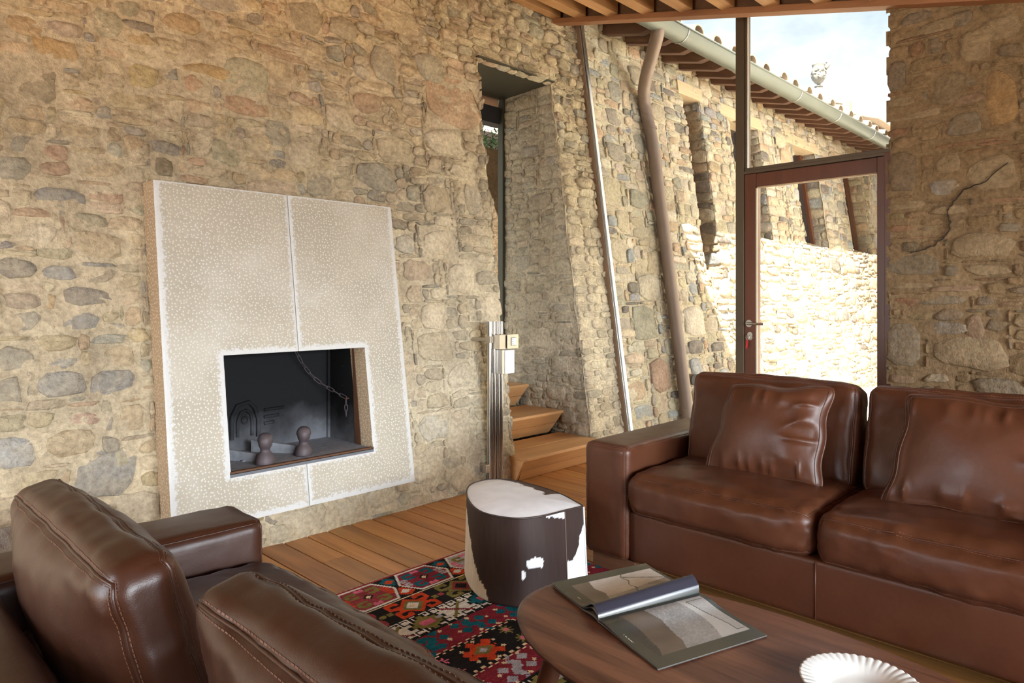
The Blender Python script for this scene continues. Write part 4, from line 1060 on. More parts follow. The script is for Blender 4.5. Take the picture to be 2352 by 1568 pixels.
# ------------------------------------------------------------------ steel tube radiator with switch box and thermostat
rad = empty('conduit_column', (3.27, 3.355, 0.0), 'upright column of four polished steel tubes beside the doorway', 'radiator')
for k in range(4):
    x = 3.218 + k * 0.0335
    MB().tube([(x, 3.355, 0.0), (x, 3.355, 1.128)], 0.0145, 18).build('tube', M_CHROME, rad, angle=40)
MB().box(3.206, 3.330, 3.366, 3.374, 0.02, 1.12).build('backing_strip', M_NICKEL, rad)
bk = MB().tube([(3.222, 3.37, 1.005), (3.222, 3.60, 1.005)], 0.0135, 16).build('wall_bracket', M_NICKEL, rad, angle=40)
MB().box(3.196, 3.226, 3.335, 3.375, 0.985, 1.03).build('clamp', M_NICKEL, bk, bevel=0.002)
bk2 = MB().box(3.170, 3.215, 3.345, 3.41, 0.115, 0.17).build('wall_bracket', M_NICKEL, rad, bevel=0.003)
sw = MB().box(3.235, 3.325, 3.282, 3.345, 0.943, 1.040).build('switch_box', M_BEIGEMETAL, rad, bevel=0.002)
MB().box(3.298, 3.402, 3.268, 3.282, 0.943, 1.042).build('face_plate', M_BEIGEMETAL, sw, bevel=0.004)
MB().box(3.29, 3.40, 3.282, 3.30, 0.95, 1.035).build('housing', M_BEIGEMETAL, sw)
MB().box(3.328, 3.376, 3.2655, 3.2685, 0.966, 1.020).build('switch_surround', M_BLACK, sw)
MB().box(3.330, 3.351, 3.262, 3.267, 0.968, 1.018).build('rocker', M_WHITEPL, sw, bevel=0.001)
MB().box(3.353, 3.374, 3.262, 3.267, 0.968, 1.018).build('rocker', M_WHITEPL, sw, bevel=0.001)
for z in (0.978, 0.993, 1.008): MB().tube([(3.340, 3.2625, z), (3.340, 3.2605, z)], 0.0028, 8).build('symbol', M_BLACK, sw)
th = MB().box(3.262, 3.286, 3.285, 3.345, 0.775, 0.938).build('thermostat', M_NICKEL, rad, bevel=0.002)
MB().box(3.286, 3.372, 3.276, 3.342, 0.775, 0.936).build('thermostat_case', M_WHITEPL, th, bevel=0.006)
MB().box(3.3255, 3.3525, 3.2745, 3.2775, 0.858, 0.882).build('dial', M_WHITEPL, th, bevel=0.001)
for q in range(7):
    MB().box(3.2845, 3.2865, 3.29, 3.325, 0.785 + q * 0.004, 0.787 + q * 0.004).box(3.2845, 3.2865, 3.29, 3.325, 0.90 + q * 0.004, 0.902 + q * 0.004).build('vent_slot', M_BLACK, th)
MB().box(3.3305, 3.3475, 3.2748, 3.2762, 0.906, 0.911).build('print_mark', M_ALU, th)
for (x, z) in ((3.317, 0.826), (3.331, 0.822), (3.345, 0.828), (3.352, 0.806), (3.338, 0.800)):
    MB().box(x, x + 0.004, 3.2748, 3.2762, z, z + 0.004).build('print_mark', M_ALU, th)

# ------------------------------------------------------------------ wooden steps into the doorway
stairs = empty('wooden_steps', (3.95, 3.6, 0), 'three flared larch steps climbing into the stone doorway', 'steps')
tz = [0.175, 0.36, 0.545]; fy_ = [3.268, 3.705, 4.095]; back = [3.75, 4.14, 4.44]
for k in range(3):
    zt_, zb_ = tz[k], (0.0, 0.175, 0.36)[k]
    xl = 3.465 if k == 0 else 3.56
    xr = (4.385, 4.398, 4.398)[k]
    fl_in = 0.085            # the riser leans in towards its foot
    # tread boards
    w = (back[k] - fy_[k]) / 2
    for q in range(2):
        ya = fy_[k] + q * w; yb = ya + w - 0.002
        MB().box(xl if q == 0 else max(xl, 3.56), xr, ya, yb, zt_ - 0.022, zt_).build('tread', M_STEP, stairs, bevel=0.0025)
    h = (zt_ - 0.022 - zb_)
    for q in range(2):
        z0_ = zb_ + h * q / 2 + 0.001; z1_ = zb_ + h * (q + 1) / 2 - 0.001
        off = lambda z: fy_[k] + 0.012 + fl_in * (1 - (z - zb_) / h)
        xe = lambda z: xr - 0.0 - 0.075 * (1 - (z - zb_) / h)
        xs_ = lambda z: xl + 0.006 + 0.035 * (1 - (z - zb_) / h)
        P = []
        for side in (0, 1):
            for y_ in (0, 0.02):
                for z in (z0_, z1_):
                    P.append(((xs_(z) if side == 0 else xe(z)), off(z) + y_, z))
        MB().hexa(P).build('riser', M_STEP, stairs, bevel=0.0015, seg=1)
    if k == 0:
        MB().hexa([(xl + 0.002 + d, y, z) for d in (0.0, 0.02) for y, z in ((fy_[0] + 0.097, 0.0), (fy_[0] + 0.014, zt_ - 0.022), (3.40, 0.0), (3.44, zt_ - 0.022))]).build('end_panel', M_STEP, stairs, bevel=0.0015, seg=1)
    else:
        MB().box(3.56, xr - 0.08, fy_[k] + 0.12, back[k], zb_, zt_ - 0.022).build('carcass', M_BOARD, stairs)
MB().box(3.56, 4.30, 3.40, 3.75, 0.0, 0.15).build('carcass', M_BOARD, stairs)

# ------------------------------------------------------------------ soft furniture
def cube_grid(n):
    t = np.linspace(-1, 1, n + 1)
    t = np.sign(t) * (1 - (1 - np.abs(t)) ** 1.35)
    P = {}; V = []; F = []
    def vid(p):
        k = tuple(np.round(p, 5))
        if k not in P: P[k] = len(V); V.append(p)
        return P[k]
    for ax in range(3):
        for s in (-1, 1):
            for i in range(n):
                for j in range(n):
                    q = []
                    for (di, dj) in ((0, 0), (1, 0), (1, 1), (0, 1)):
                        p = [0, 0, 0]; p[ax] = s; p[(ax + 1) % 3] = t[i + di]; p[(ax + 2) % 3] = t[j + dj]
                        q.append(vid(tuple(p)))
                    F.append(tuple(q) if s > 0 else tuple(q[::-1]))
    return np.array(V, float), F
_CG = {}
def soft_shape(half, r, bulge, wr, seed, pinch=0.0, edge_wr=0.0, sag=0.0):
    half = np.array(half, float)
    def f(P):
        P = np.asarray(P, float)
        B = P * half
        q = np.clip(B, -(half - r), half - r)
        d = B - q
        L = np.linalg.norm(d, axis=1, keepdims=True)
        N = np.where(L > 1e-9, d / np.maximum(L, 1e-9), 0)
        # direction for the flat zones
        on = np.abs(P) > 0.999
        N0 = np.where(on, np.sign(P), 0); N0 /= np.maximum(np.linalg.norm(N0, axis=1, keepdims=True), 1e-9)
        N = np.where(L > 1e-9, N, N0)
        S = q + N * r
        u = np.clip(np.abs(P), 0, 1)
        g = (1 - u ** 2.4)
        S[:, 0] += np.sign(P[:, 0]) * bulge[0] * (u[:, 0] ** 3) * g[:, 1] * g[:, 2]
        S[:, 1] += np.sign(P[:, 1]) * bulge[1] * (u[:, 1] ** 3) * g[:, 0] * g[:, 2]
        S[:, 2] += np.sign(P[:, 2]) * bulge[2] * (u[:, 2] ** 3) * g[:, 0] * g[:, 1]
        if pinch:
            S[:, 2] *= (1 - pinch * (u[:, 0] ** 4) * (u[:, 1] ** 4))
        Q = S / 0.11 + seed * 7.7
        n1 = fbm(Q * np.array([1, 1, 1]) * 0.7, 3)
        n2 = 1 - np.abs(fbm(Q * 1.1 + 40, 2))
        S = S + N * (wr * (0.6 * n1 + 0.5 * (n2 - 0.6)))[:, None]
        if edge_wr:
            de = np.min(np.sort(half * (1 - u), axis=1)[:, 1:2], axis=1)     # distance to the nearest edge
            k = np.exp(-de / 0.055)
            n3 = fbm(S / 0.045 + seed * 3.1, 2)
            S = S + N * (edge_wr * k * n3)[:, None]
        return S
    return f
def seam_ring(f, axis, s, n=90, inset=0.0):
    t = np.linspace(-1, 1, n // 4 + 1)[:-1]
    ring = [(x, -1) for x in t] + [(1, x) for x in t] + [(-x, 1) for x in t] + [(-1, -x) for x in t]
    P = []
    for a, b in ring:
        p = [0, 0, 0]; p[axis] = s; p[(axis + 1) % 3] = a; p[(axis + 2) % 3] = b
        P.append(p)
    return f(np.array(P, float))
def soft_box(name, half, r, bulge, wr, seed, xf, parent, mat, seams=(), n=36, edge_wr=0.0, pinch=0.0, seam_r=0.0035, double=0.0, label=None):
    if n not in _CG: _CG[n] = cube_grid(n)
    V0, F = _CG[n]
    f = soft_shape(half, r, bulge, wr, seed, pinch, edge_wr)
    V = xf(f(V0))
    o = MB().add(V, F).build(name, mat, parent, smooth=True, fix=True)
    for (ax, s) in seams:
        R = xf(seam_ring(f, ax, s))
        sm = MB().tube(R, seam_r, 8, closed=True).build('seam', mat, o, smooth=True)
        if double:      # row of stitches either side
            f2 = soft_shape(np.array(half), r, bulge, wr, seed, pinch, edge_wr)
            t = np.linspace(-1, 1, 40)[:-1]
            ring = [(x, -1) for x in t] + [(1, x) for x in t] + [(-x, 1) for x in t] + [(-1, -x) for x in t]
            for side in (0, 1):
                P = []
                for a, b in ring:
                    p = [0, 0, 0]
                    ea = ax; A1 = (ax + 1) % 3; A2 = (ax + 2) % 3
                    if side == 0:      # on the face
                        p[ea] = s; p[A1] = a * (1 - double / half[A1]); p[A2] = b * (1 - double / half[A2])
                    else:              # on the border strip
                        p[ea] = s * (1 - double / half[ea]); p[A1] = a; p[A2] = b
                    P.append(p)
                Q = f2(np.array(P, float)); Q = xf(Q)
                m = MB(); nQ = len(Q)
                cen = Q.mean(0)
                for k in range(nQ):
                    a_, b_ = Q[k], Q[(k + 1) % nQ]
                    L = np.linalg.norm(b_ - a_)
                    if L > 0.06: continue
                    ns = max(1, int(L / 0.009))
                    for w_ in range(ns):
                        p0 = a_ + (b_ - a_) * (w_ + 0.12) / ns; p1 = a_ + (b_ - a_) * (w_ + 0.80) / ns
                        dd = p1 - p0; dd /= np.linalg.norm(dd)
                        out_ = (p0 - cen); out_ -= dd * out_.dot(dd); out_ /= max(1e-6, np.linalg.norm(out_))
                        sd = np.cross(dd, out_) * 0.0011
                        up_ = out_ * 0.0016
                        m.add([p0 + sd - up_, p0 - sd - up_, p1 - sd - up_, p1 + sd - up_, p0 + up_, p1 + up_], [(0, 4, 5, 3), (1, 2, 5, 4), (0, 1, 4), (3, 5, 2)])
                st_ = m.build('stitching', M_THREAD, o, fix=False); st_['kind'] = 'stuff'
    return o

def rotY(a):
    c, s = math.cos(a), math.sin(a)
    return np.array([[c, 0, s], [0, 1, 0], [-s, 0, c]])
def rotX(a):
    c, s = math.cos(a), math.sin(a)
    return np.array([[1, 0, 0], [0, c, -s], [0, s, c]])
def rotZ(a):
    c, s = math.cos(a), math.sin(a)
    return np.array([[c, -s, 0], [s, c, 0], [0, 0, 1]])

def sofa(xf0, yc, turn, label, mat, group, backs, seedb, foot_mat):
    """local axes: u = depth from the front edge, v = along the sofa, z up"""
    sgn = -1 if turn else 1
    root = empty('leather_sofa', (xf0 + sgn * 0.45, yc, 0), label, 'sofa', group)
    def T(c, R=np.eye(3), shear=None):
        def g(P):
            Q = np.asarray(P) @ R.T
            Q = Q + np.array(c)
            return np.stack([xf0 + sgn * Q[:, 0], yc + sgn * Q[:, 1], Q[:, 2]], 1)
        return g
    W = 1.08
    soft_box('base', (0.44, W - 0.245, 0.115), 0.018, (0.004, 0, 0), 0.002, seedb, T((0.455, 0, 0.195)), root, mat, seams=(), n=20)
    for s in (-1, 1):
        a = soft_box('arm', (0.475, 0.1225, 0.262), 0.034, (0.006, 0.006, 0.008), 0.0030, seedb + 1 + s, T((0.475, s * (W - 0.1225), 0.338)), root, mat,
                     seams=((0, -1),), n=34, edge_wr=0.002, seam_r=0.0028, double=0.008)
        # seam along the top edges
        f = soft_shape((0.475, 0.1225, 0.262), 0.034, (0.006, 0.006, 0.008), 0.0030, seedb + 1 + s, 0, 0.002)
        for e in (-1, 1):
            R = T((0.475, s * (W - 0.1225), 0.338))(f(np.array([[t, e, 1.0] for t in np.linspace(-0.97, 0.97, 40)])))
            MB().tube(R, 0.0026, 6).build('seam', mat, a, smooth=True)
    soft_box('back_frame', (0.10, W - 0.245, 0.285), 0.045, (0.012, 0, 0.012), 0.004, seedb + 4, T((0.79, 0, 0.37)), root, mat, seams=((0, 1),), n=30, edge_wr=0.002, seam_r=0.003)
    MB_v = lambda u0, u1, v0, v1, z0, z1: [(xf0 + sgn * u, yc + sgn * v, z) for u in (u0, u1) for v in (v0, v1) for z in (z0, z1)]
    for (u, v) in ((0.03, -W + .03), (0.03, W - .27), (0.66, -W + .03), (0.66, W - .27)):
        MB().hexa(MB_v(u, u + 0.22, v, v + 0.24, 0.0, 0.078)).build('foot', foot_mat, root, bevel=0.003)
    # middle seam of the base
    MB().tube([(xf0 + sgn * 0.0125, yc, 0.085), (xf0 + sgn * 0.0105, yc, 0.20), (xf0 + sgn * 0.0125, yc, 0.30)], 0.003, 6).build('seam', mat, root, smooth=True)
    for s in (-1, 1):
        soft_box('seat_cushion', (0.335, 0.4165, 0.095), 0.060, (0.030, 0.004, 0.034), 0.008, seedb + 7 + s, T((0.315, s * 0.4175, 0.395)), root, mat,
                 seams=((2, 1), (2, -1)), n=54, edge_wr=0.006, seam_r=0.0035, double=0.010)
    for q, (u_, v_, hv, hgt, thk, blg, tl, yw) in enumerate(backs):
        soft_box('back_cushion', (thk, hv, hgt / 2), min(thk * 0.8, 0.042), (blg, 0.010, 0.014), 0.008, seedb + 17 + q * 3,
                 T((u_, v_, 0.452 + hgt / 2), rotZ(math.radians(yw)) @ rotY(math.radians(tl))), root, mat, seams=((0, 1), (0, -1)), n=56, edge_wr=0.0035, seam_r=0.0038, double=0.011)
    return root
M_FOOT = m_wood('sofa_plinth', (0.10, 0.04, 0.018), (0.19, 0.085, 0.04), 0.5, 'Y', 1.0)
sofa(2.605, 0.987, False, 'brown leather sofa in front of the window wall with two scatter cushions', M_LEATHER, 'brown leather sofas',
     [(0.575, 0.415, 0.395, 0.45, 0.075, 0.055, 13, 0), (0.575, -0.415, 0.40, 0.45, 0.075, 0.055, 13, 0)], 3.0, M_FOOT)
sofa(0.985, 1.190, True, 'brown leather sofa in the near left corner, seen from behind', M_LEATHER_SHADE, 'brown leather sofas',
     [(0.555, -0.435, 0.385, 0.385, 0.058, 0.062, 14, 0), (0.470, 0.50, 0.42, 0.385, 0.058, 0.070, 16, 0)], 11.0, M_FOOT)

def pillow(hx, hy, T, R, c, seed, label, skew=(0, 0, 0, 0)):
    """square scatter cushion: x across, y up, z thickness, before turning by R"""
    n = 64
    t = np.linspace(-1, 1, n + 1); t = np.sign(t) * (1 - (1 - np.abs(t)) ** 1.3)
    U, Vv = np.meshgrid(t, t, indexing='ij'); u = U.ravel(); v = Vv.ravel()
    def place(P): return np.asarray(P) @ R.T + np.array(c)
    def surf(u, v, s):
        x = hx * u * (1 - 0.075 * (1 - v ** 2) * u ** 2); y = hy * v * (1 - 0.075 * (1 - u ** 2) * v ** 2)
        cr_ = 1 - 0.055 * np.abs(u) ** 7 * np.abs(v) ** 7
        x = x * cr_; y = y * cr_
        wl = (1 - u) / 2; wr_ = (1 + u) / 2
        x = x + wl * (skew[0] + skew[1] * v) + wr_ * (skew[2] + skew[3] * v) + 0.006 * np.sin(v * 7 + seed) * np.abs(u) ** 3
        y = y + 0.006 * np.sin(u * 6 + seed * 2) * np.abs(v) ** 3
        th = T * np.clip((1 - u ** 2) * (1 - v ** 2), 0, 1) ** 0.42
        k = np.clip(1 - np.maximum(np.abs(u), np.abs(v)), 0, 1)
        # folds that radiate from the sides
        a = np.stack([x / 0.16 + seed, y / 0.055, np.full_like(x, seed * 3)], 1)
        fold = (1 - np.abs(vnoise(a * 1.0))) ** 3 * np.exp(-((0.62 - np.abs(u)) ** 2) / 0.07) * (np.clip((u + 0.2) * 1.4, 0, 1) if s > 0 else 1)
        a2 = np.stack([x / 0.05, y / 0.15 + seed, np.full_like(x, seed * 5)], 1)
        fold2 = (1 - np.abs(vnoise(a2))) ** 3 * np.exp(-((0.72 - np.abs(v)) ** 2) / 0.03)
        nn = fbm(np.stack([x / 0.22, y / 0.22, np.full_like(x, seed)], 1), 2)
        z = th + (0.022 * fold + 0.012 * fold2 + 0.012 * nn) * np.clip(k * 6, 0, 1) - 0.004
        return np.stack([x, y, s * np.maximum(z, 0.003 * (k > 0))], 1)
    root = empty('scatter_cushion', tuple(c), label, 'cushion', 'leather scatter cushions on the sofa')
    idx = np.arange((n + 1) ** 2).reshape(n + 1, n + 1)
    q = np.stack([idx[:-1, :-1], idx[1:, :-1], idx[1:, 1:], idx[:-1, 1:]], -1).reshape(-1, 4)
    m = MB(); m.add(place(surf(u, v, 1)), q.tolist()); m.add(place(surf(u, v, -1)), q[:, ::-1].tolist())
    m.build('cover', M_LEATHER, root, smooth=True, fix=False)
    tt = np.linspace(-1, 1, 26)[:-1]
    ring = [(x, -1) for x in tt] + [(1, x) for x in tt] + [(-x, 1) for x in tt] + [(-1, -x) for x in tt]
    A = np.array(ring, float)
    MB().tube(place(surf(A[:, 0], A[:, 1], 1) * np.array([1, 1, 0])), 0.0055, 8, closed=True).build('piping', M_LEATHER, root, smooth=True)
    A2 = A * np.array([1 - 0.02 / hx, 1 - 0.02 / hy])
    R2 = surf(A2[:, 0], A2[:, 1], 1)
    MB().tube(place(R2), 0.0022, 6, closed=True).build('seam', M_LEATHER, root, smooth=True)
    return root
def pillow_frame(lean, yaw, roll):
    # columns: x axis (to the right as seen from the front = -Y), y axis up, z axis out (-X)
    Bm = np.array([[0, 0, -1], [-1, 0, 0], [0, 1, 0]], float)
    return rotZ(yaw) @ rotY(lean) @ Bm @ rotZ(roll)
pillow(0.262, 0.222, 0.082, pillow_frame(math.radians(17), math.radians(4), math.radians(2)), (2.955, 1.292, 0.690), 2.0, 'brown leather scatter cushion on the left seat by the sofa arm', (-0.003, 0.050, -0.034, 0.016))
pillow(0.285, 0.228, 0.088, pillow_frame(math.radians(17), math.radians(2), math.radians(-1)), (2.945, 0.530, 0.700), 5.0, 'brown leather scatter cushion on the right seat, cut off by the picture edge', (0.002, 0.030, 0.0, 0.02))

# ------------------------------------------------------------------ kilim rug, woven cell by cell
CRIM = (0.17, 0.018, 0.026); RDOR = (0.42, 0.045, 0.014); TEAL = (0.008, 0.085, 0.105); OLIV = (0.15, 0.125, 0.035)
BLK = (0.013, 0.011, 0.010); WHT = (0.52, 0.49, 0.42); LIL = (0.30, 0.28, 0.29); PINK = (0.50, 0.12, 0.17); CREAM = (0.55, 0.43, 0.26); MAR = (0.20, 0.035, 0.038)
RX0, RX1, RY0, RY1 = 0.98, 2.63, 0.05, 2.615
def rug_colors(x, y, cellr):
    C = np.zeros((len(x), 3)); C[:] = CRIM
    def put(m, c): C[m] = c
    def wrap(v, per): return (v + per / 2) % per - per / 2
    def hookset(dx, dy, cx, cy, r0, r1, c, gap):
        for sx in (-1, 1):
            for sy in (-1, 1):
                a = (dx - sx * cx) * sx; b = (dy - sy * cy) * sy
                r = np.maximum(np.abs(a), np.abs(b)) * 0.6 + 0.4 * np.hypot(a, b)
                put((r < r1) & (r > r0) & ~((a < 0) & (b < 0) & (b > -gap)) & ok, c)
    def flower(dx, dy, R, c, tick, m):
        r = np.hypot(dx, dy); d1 = np.abs(dx) + np.abs(dy)
        put(m & (d1 < R * 0.62), c); put(m & (np.abs(dx) < R * .42) & (np.abs(dy) < R * .42), c)
        for k in range(6):
            a = k * math.pi / 3 + 0.3
            ex, ey = dx - R * 1.0 * math.cos(a), dy - R * 0.9 * math.sin(a)
            put(m & (np.abs(ex) + np.abs(ey) < R * 0.36), c)
            ex, ey = dx - R * 1.28 * math.cos(a + .35), dy - R * 1.1 * math.sin(a + .35)
            put(m & (np.abs(ex) + np.abs(ey) < R * 0.16), tick)
    per = 1.58
    yy = y % per
    yy = np.where(yy > per / 2, per - yy, yy)       # mirrored about the centre band
    far = ((y % per) > per / 2)
    # 1 hexagon border
    ok = yy < 0.235
    put(ok, BLK)
    q = np.floor((x - 0.02) / 0.30).astype(int); dx = wrap(x - 0.17, 0.30); dy = yy - 0.122
    hexd = 0.142 - 0.50 * np.abs(dy) - np.abs(dx); hexv = 0.106 - np.abs(dy)
    ins = np.minimum(hexd, hexv)
    put(ok & (ins > 0), WHT)
    fills = [CRIM, LIL, MAR]; hk = [TEAL, OLIV, OLIV]; hk2 = [LIL, PINK, RDOR]
    for k in range(3):
        m = ok & (ins > 0.013) & (q % 3 == k)
        put(m, fills[k])
        okk = ok; ok = m
        hookset(dx, dy, 0.052, 0.048, 0.010, 0.030, hk[k], 0.012)
        hookset(dx, dy, 0.098, 0.020, 0.004, 0.018, hk2[k], 0.006)
        hookset(dx, dy, 0.012, 0.075, 0.0, 0.012, PINK, 0.0)
        put(m & (np.abs(dx) + np.abs(dy) < 0.026), BLK if k != 1 else WHT); put(m & (np.abs(dx) + np.abs(dy) < 0.014), CREAM)
        ok = okk
    dx2 = wrap(x - 0.32, 0.30)
    for sgn_, c in ((1, RDOR), (-1, TEAL)):
        e = np.abs(dx2) * 0.8 + np.abs(dy - sgn_ * 0.062)
        m = ok & (ins < -0.008) & (e < 0.047); put(m, c); put(m & (e < 0.022), WHT if sgn_ > 0 else RDOR)
    put((yy > 0.232) & (yy < 0.240), CREAM)
    # 2 scroll band on black
    ok = (yy >= 0.240) & (yy < 0.395); put(ok, BLK)
    q = np.floor(x / 0.27).astype(int); dx = wrap(x - 0.135, 0.27); dy = yy - 0.318
    for k, (c1, c2) in enumerate(((RDOR, OLIV), (OLIV, MAR), (MAR, OLIV))):
        okk = ok; ok = okk & (q % 3 == k)
        hookset(dx, dy, 0.072, 0.042, 0.012, 0.034, c1, 0.012)
        e = np.abs(dx) + np.abs(dy)
        put(ok & (e < 0.075), c1); put(ok & (e < 0.056), c2); put(ok & (e < 0.034), WHT if k != 1 else BLK); put(ok & (e < 0.016), CREAM if k == 0 else BLK)
        hookset(dx, dy, 0.118, 0.0, 0.0, 0.014, c2, 0.0)
        ok = okk
    put((yy > 0.393) & (yy < 0.400), BLK)
    # 3 white band of hooks and stepped diamonds
    ok = (yy >= 0.400) & (yy < 0.550); put(ok, WHT)
    q = np.floor(x / 0.31).astype(int); dx = wrap(x - 0.155, 0.31); dy = yy - 0.475
    hx_ = wrap(x, 0.048)
    for s in (-1, 1):
        b = (dy * s - 0.052); a = hx_
        r = np.maximum(np.abs(a), np.abs(b))
        put(ok & (r < 0.019) & (r > 0.010) & ~((a > 0) & (np.abs(b) < 0.007)), BLK)
        put(ok & (np.abs(a + 0.015) < 0.005) & (b > 0) & (b < 0.03), BLK)
    for k, (c1, c2) in enumerate(((TEAL, PINK), (MAR, OLIV), (OLIV, PINK))):
        e = np.abs(dx) * 0.75 + np.floor(np.abs(dy) / 0.016) * 0.016
        m = ok & (q % 3 == k)
        put(m & (e < 0.068), BLK); put(m & (e < 0.057), c1)
        put(m & (np.abs(dy) < 0.020) & (np.abs(dx) < 0.035 - 0.4 * np.abs(dy)), c2); put(m & (np.abs(dx - .06) < 0.014) & (np.abs(dy) < .010), LIL)
    dx2 = wrap(x - 0.31, 0.31)
    for s in (-1, 1):
        m = ok & (np.abs(dx2 * s - dy) < 0.009) & (np.abs(dy) < 0.05); put(m, [OLIV, MAR][s > 0])
    put((yy > 0.546) & (yy < 0.553), BLK)
    # 4 red field with flowers
    ok = (yy >= 0.553); put(ok, CRIM)
    xs_ = x + np.where(far, 0.11, 0.0)
    dx = wrap(xs_ - 0.10, 0.215); dy = yy - (0.62 + 0.020 * np.sign(wrap(xs_ - 0.10, 0.43)))
    q = np.floor(xs_ / 0.215).astype(int)
    for k, c in enumerate((TEAL, TEAL, LIL, TEAL)):
        m = ok & (q % 4 == k) & (yy < 0.70)
        flower(dx, dy, 0.068, np.where(True, c, c), CREAM, m)
    m2 = ok & far & (yy < 0.70)
    flower(dx, dy, 0.068, LIL, CREAM, m2)
    # 5 centre medallions on dark ground
    q = np.floor((x - 0.16) / 0.62).astype(int); dx = wrap(x - 0.47, 0.62); dy = yy - 0.79
    edge = 0.285 - 0.55 * np.floor(np.abs(dy) / 0.022) * 0.022 - np.abs(dx)
    med = np.minimum(edge, 0.100 - np.abs(dy) - 0.014 * ((np.floor(x / 0.018).astype(int) % 2) == 0))
    put(ok & (med > 0), CREAM); m = ok & (med > 0.007); put(m, BLK)
    flower(dx, dy, 0.066, RDOR, CREAM, m)
    r = np.hypot(dx, dy); put(m & (r < 0.050), RDOR); put(m & (np.abs(dx) * .7 + np.abs(dy) < 0.034), OLIV); put(m & (np.abs(dx) * .7 + np.abs(dy) < 0.016), LIL)
    for sx in (-1, 1):
        for sy in (-1, 1):
            ex, ey = dx - sx * 0.165, dy - sy * 0.045
            a = np.arctan2(ey, ex); rr = np.hypot(ex, ey)
            put(m & (rr < 0.034 * (0.7 + 0.3 * np.cos(8 * a))), PINK if sx * sy > 0 else OLIV); put(m & (rr < 0.012), BLK if sx * sy > 0 else PINK)
    # selvage
    put((y < 0.010) | (y > RY1 - RY0 - 0.010), (0.23, 0.03, 0.03))
    return C
cell = 0.0065
nx = int((RX1 - RX0) / cell); ny = int((RY1 - RY0) / cell)
XX, YY = np.meshgrid(np.linspace(RX0, RX1, nx + 1), np.linspace(RY1, RY0, ny + 1), indexing='ij')
bowx = 0.02 * np.sin((XX - RX0) * 1.6)
xw = XX; yw = YY + 0.035 * (XX - 1.9) * np.clip((RY1 - YY) / 0.5, 0, 1) * 0.9
zw = 0.008 + 0.0016 * vnoise(np.stack([XX.ravel() * 5, YY.ravel() * 5, XX.ravel() * 0], 1)).reshape(XX.shape)
Vr = np.stack([xw.ravel(), yw.ravel(), zw.ravel()], 1)
idx = np.arange((nx + 1) * (ny + 1)).reshape(nx + 1, ny + 1)
Fq = np.stack([idx[:-1, :-1], idx[:-1, 1:], idx[1:, 1:], idx[1:, :-1]], -1).reshape(-1, 4)
cx_ = ((XX[:-1, :-1] + XX[1:, 1:]) / 2).ravel(); cy_ = (RY1 - (YY[:-1, :-1] + YY[1:, 1:]) / 2).ravel()
Cc = rug_colors(cx_, cy_, cell)
Cc = Cc * 1.3 * (1 + 0.22 * vnoise(np.stack([cx_ * 30, cy_ * 160, cx_ * 0], 1)))[:, None] * rng.uniform(0.86, 1.12, (len(cx_), 1))
me = bpy.data.meshes.new('kilim_rug'); me.from_pydata(Vr.tolist(), [], Fq.tolist())
ca = me.color_attributes.new('Col', 'FLOAT_COLOR', 'CORNER')
arr = np.ones((len(Fq) * 4, 4), np.float32); arr[:, :3] = np.repeat(Cc, 4, axis=0); ca.data.foreach_set('color', arr.ravel())
t = NT('kilim_wool')
wv = t.voro(260, mscale=(1, 0.5, 1))
t.set(t.mix(0.6, t.attr('Col'), t.ramp(t.noise(14, 5), [(0.3, (0.75, 0.72, 0.7)), (0.7, (1.15, 1.15, 1.15))]), 'MULTIPLY'), 0.95, 0, t.bump(wv, 0.5, 0.003), 0.05)
me.materials.append(t.m)
rug = bpy.data.objects.new('kilim_rug', me); col.objects.link(rug)
tag(rug, 'multicoloured flat-woven kilim rug on the plank floor between the sofas', 'rug')
ed = MB(); ed.add([(RX0, RY1, 0.0), (RX1, RY1, 0.0), (RX1, RY0, 0.0), (RX0, RY0, 0.0), (RX0, RY1, 0.0075), (RX1, RY1, 0.0075), (RX1, RY0, 0.0075), (RX0, RY0, 0.0075)],
                  [(0, 1, 5, 4), (1, 2, 6, 5), (2, 3, 7, 6), (3, 0, 4, 7), (3, 2, 1, 0)])
ed.build('selvage', m_plain('selvage_wool', (0.20, 0.03, 0.03), 0.95), rug)
frg = MB(); rf = np.random.default_rng(8)
for x in np.arange(RX0, RX1, 0.0055):
    L = rf.uniform(0.012, 0.030); dx = rf.normal(0, 0.007); w = 0.0012
    y0 = RY1 - 0.002
    frg.add([(x - w, y0, 0.007), (x + w, y0, 0.007), (x + dx + w * .6, y0 + L, 0.002), (x + dx - w * .6, y0 + L, 0.002), (x - w, y0, 0.004), (x + w, y0, 0.004)],
            [(0, 1, 2, 3), (4, 3, 2, 5), (0, 3, 4), (1, 5, 2)])
fo = frg.build('fringe', m_plain('fringe_cotton', (0.46, 0.38, 0.27), 0.95), rug, fix=False); fo['kind'] = 'stuff'

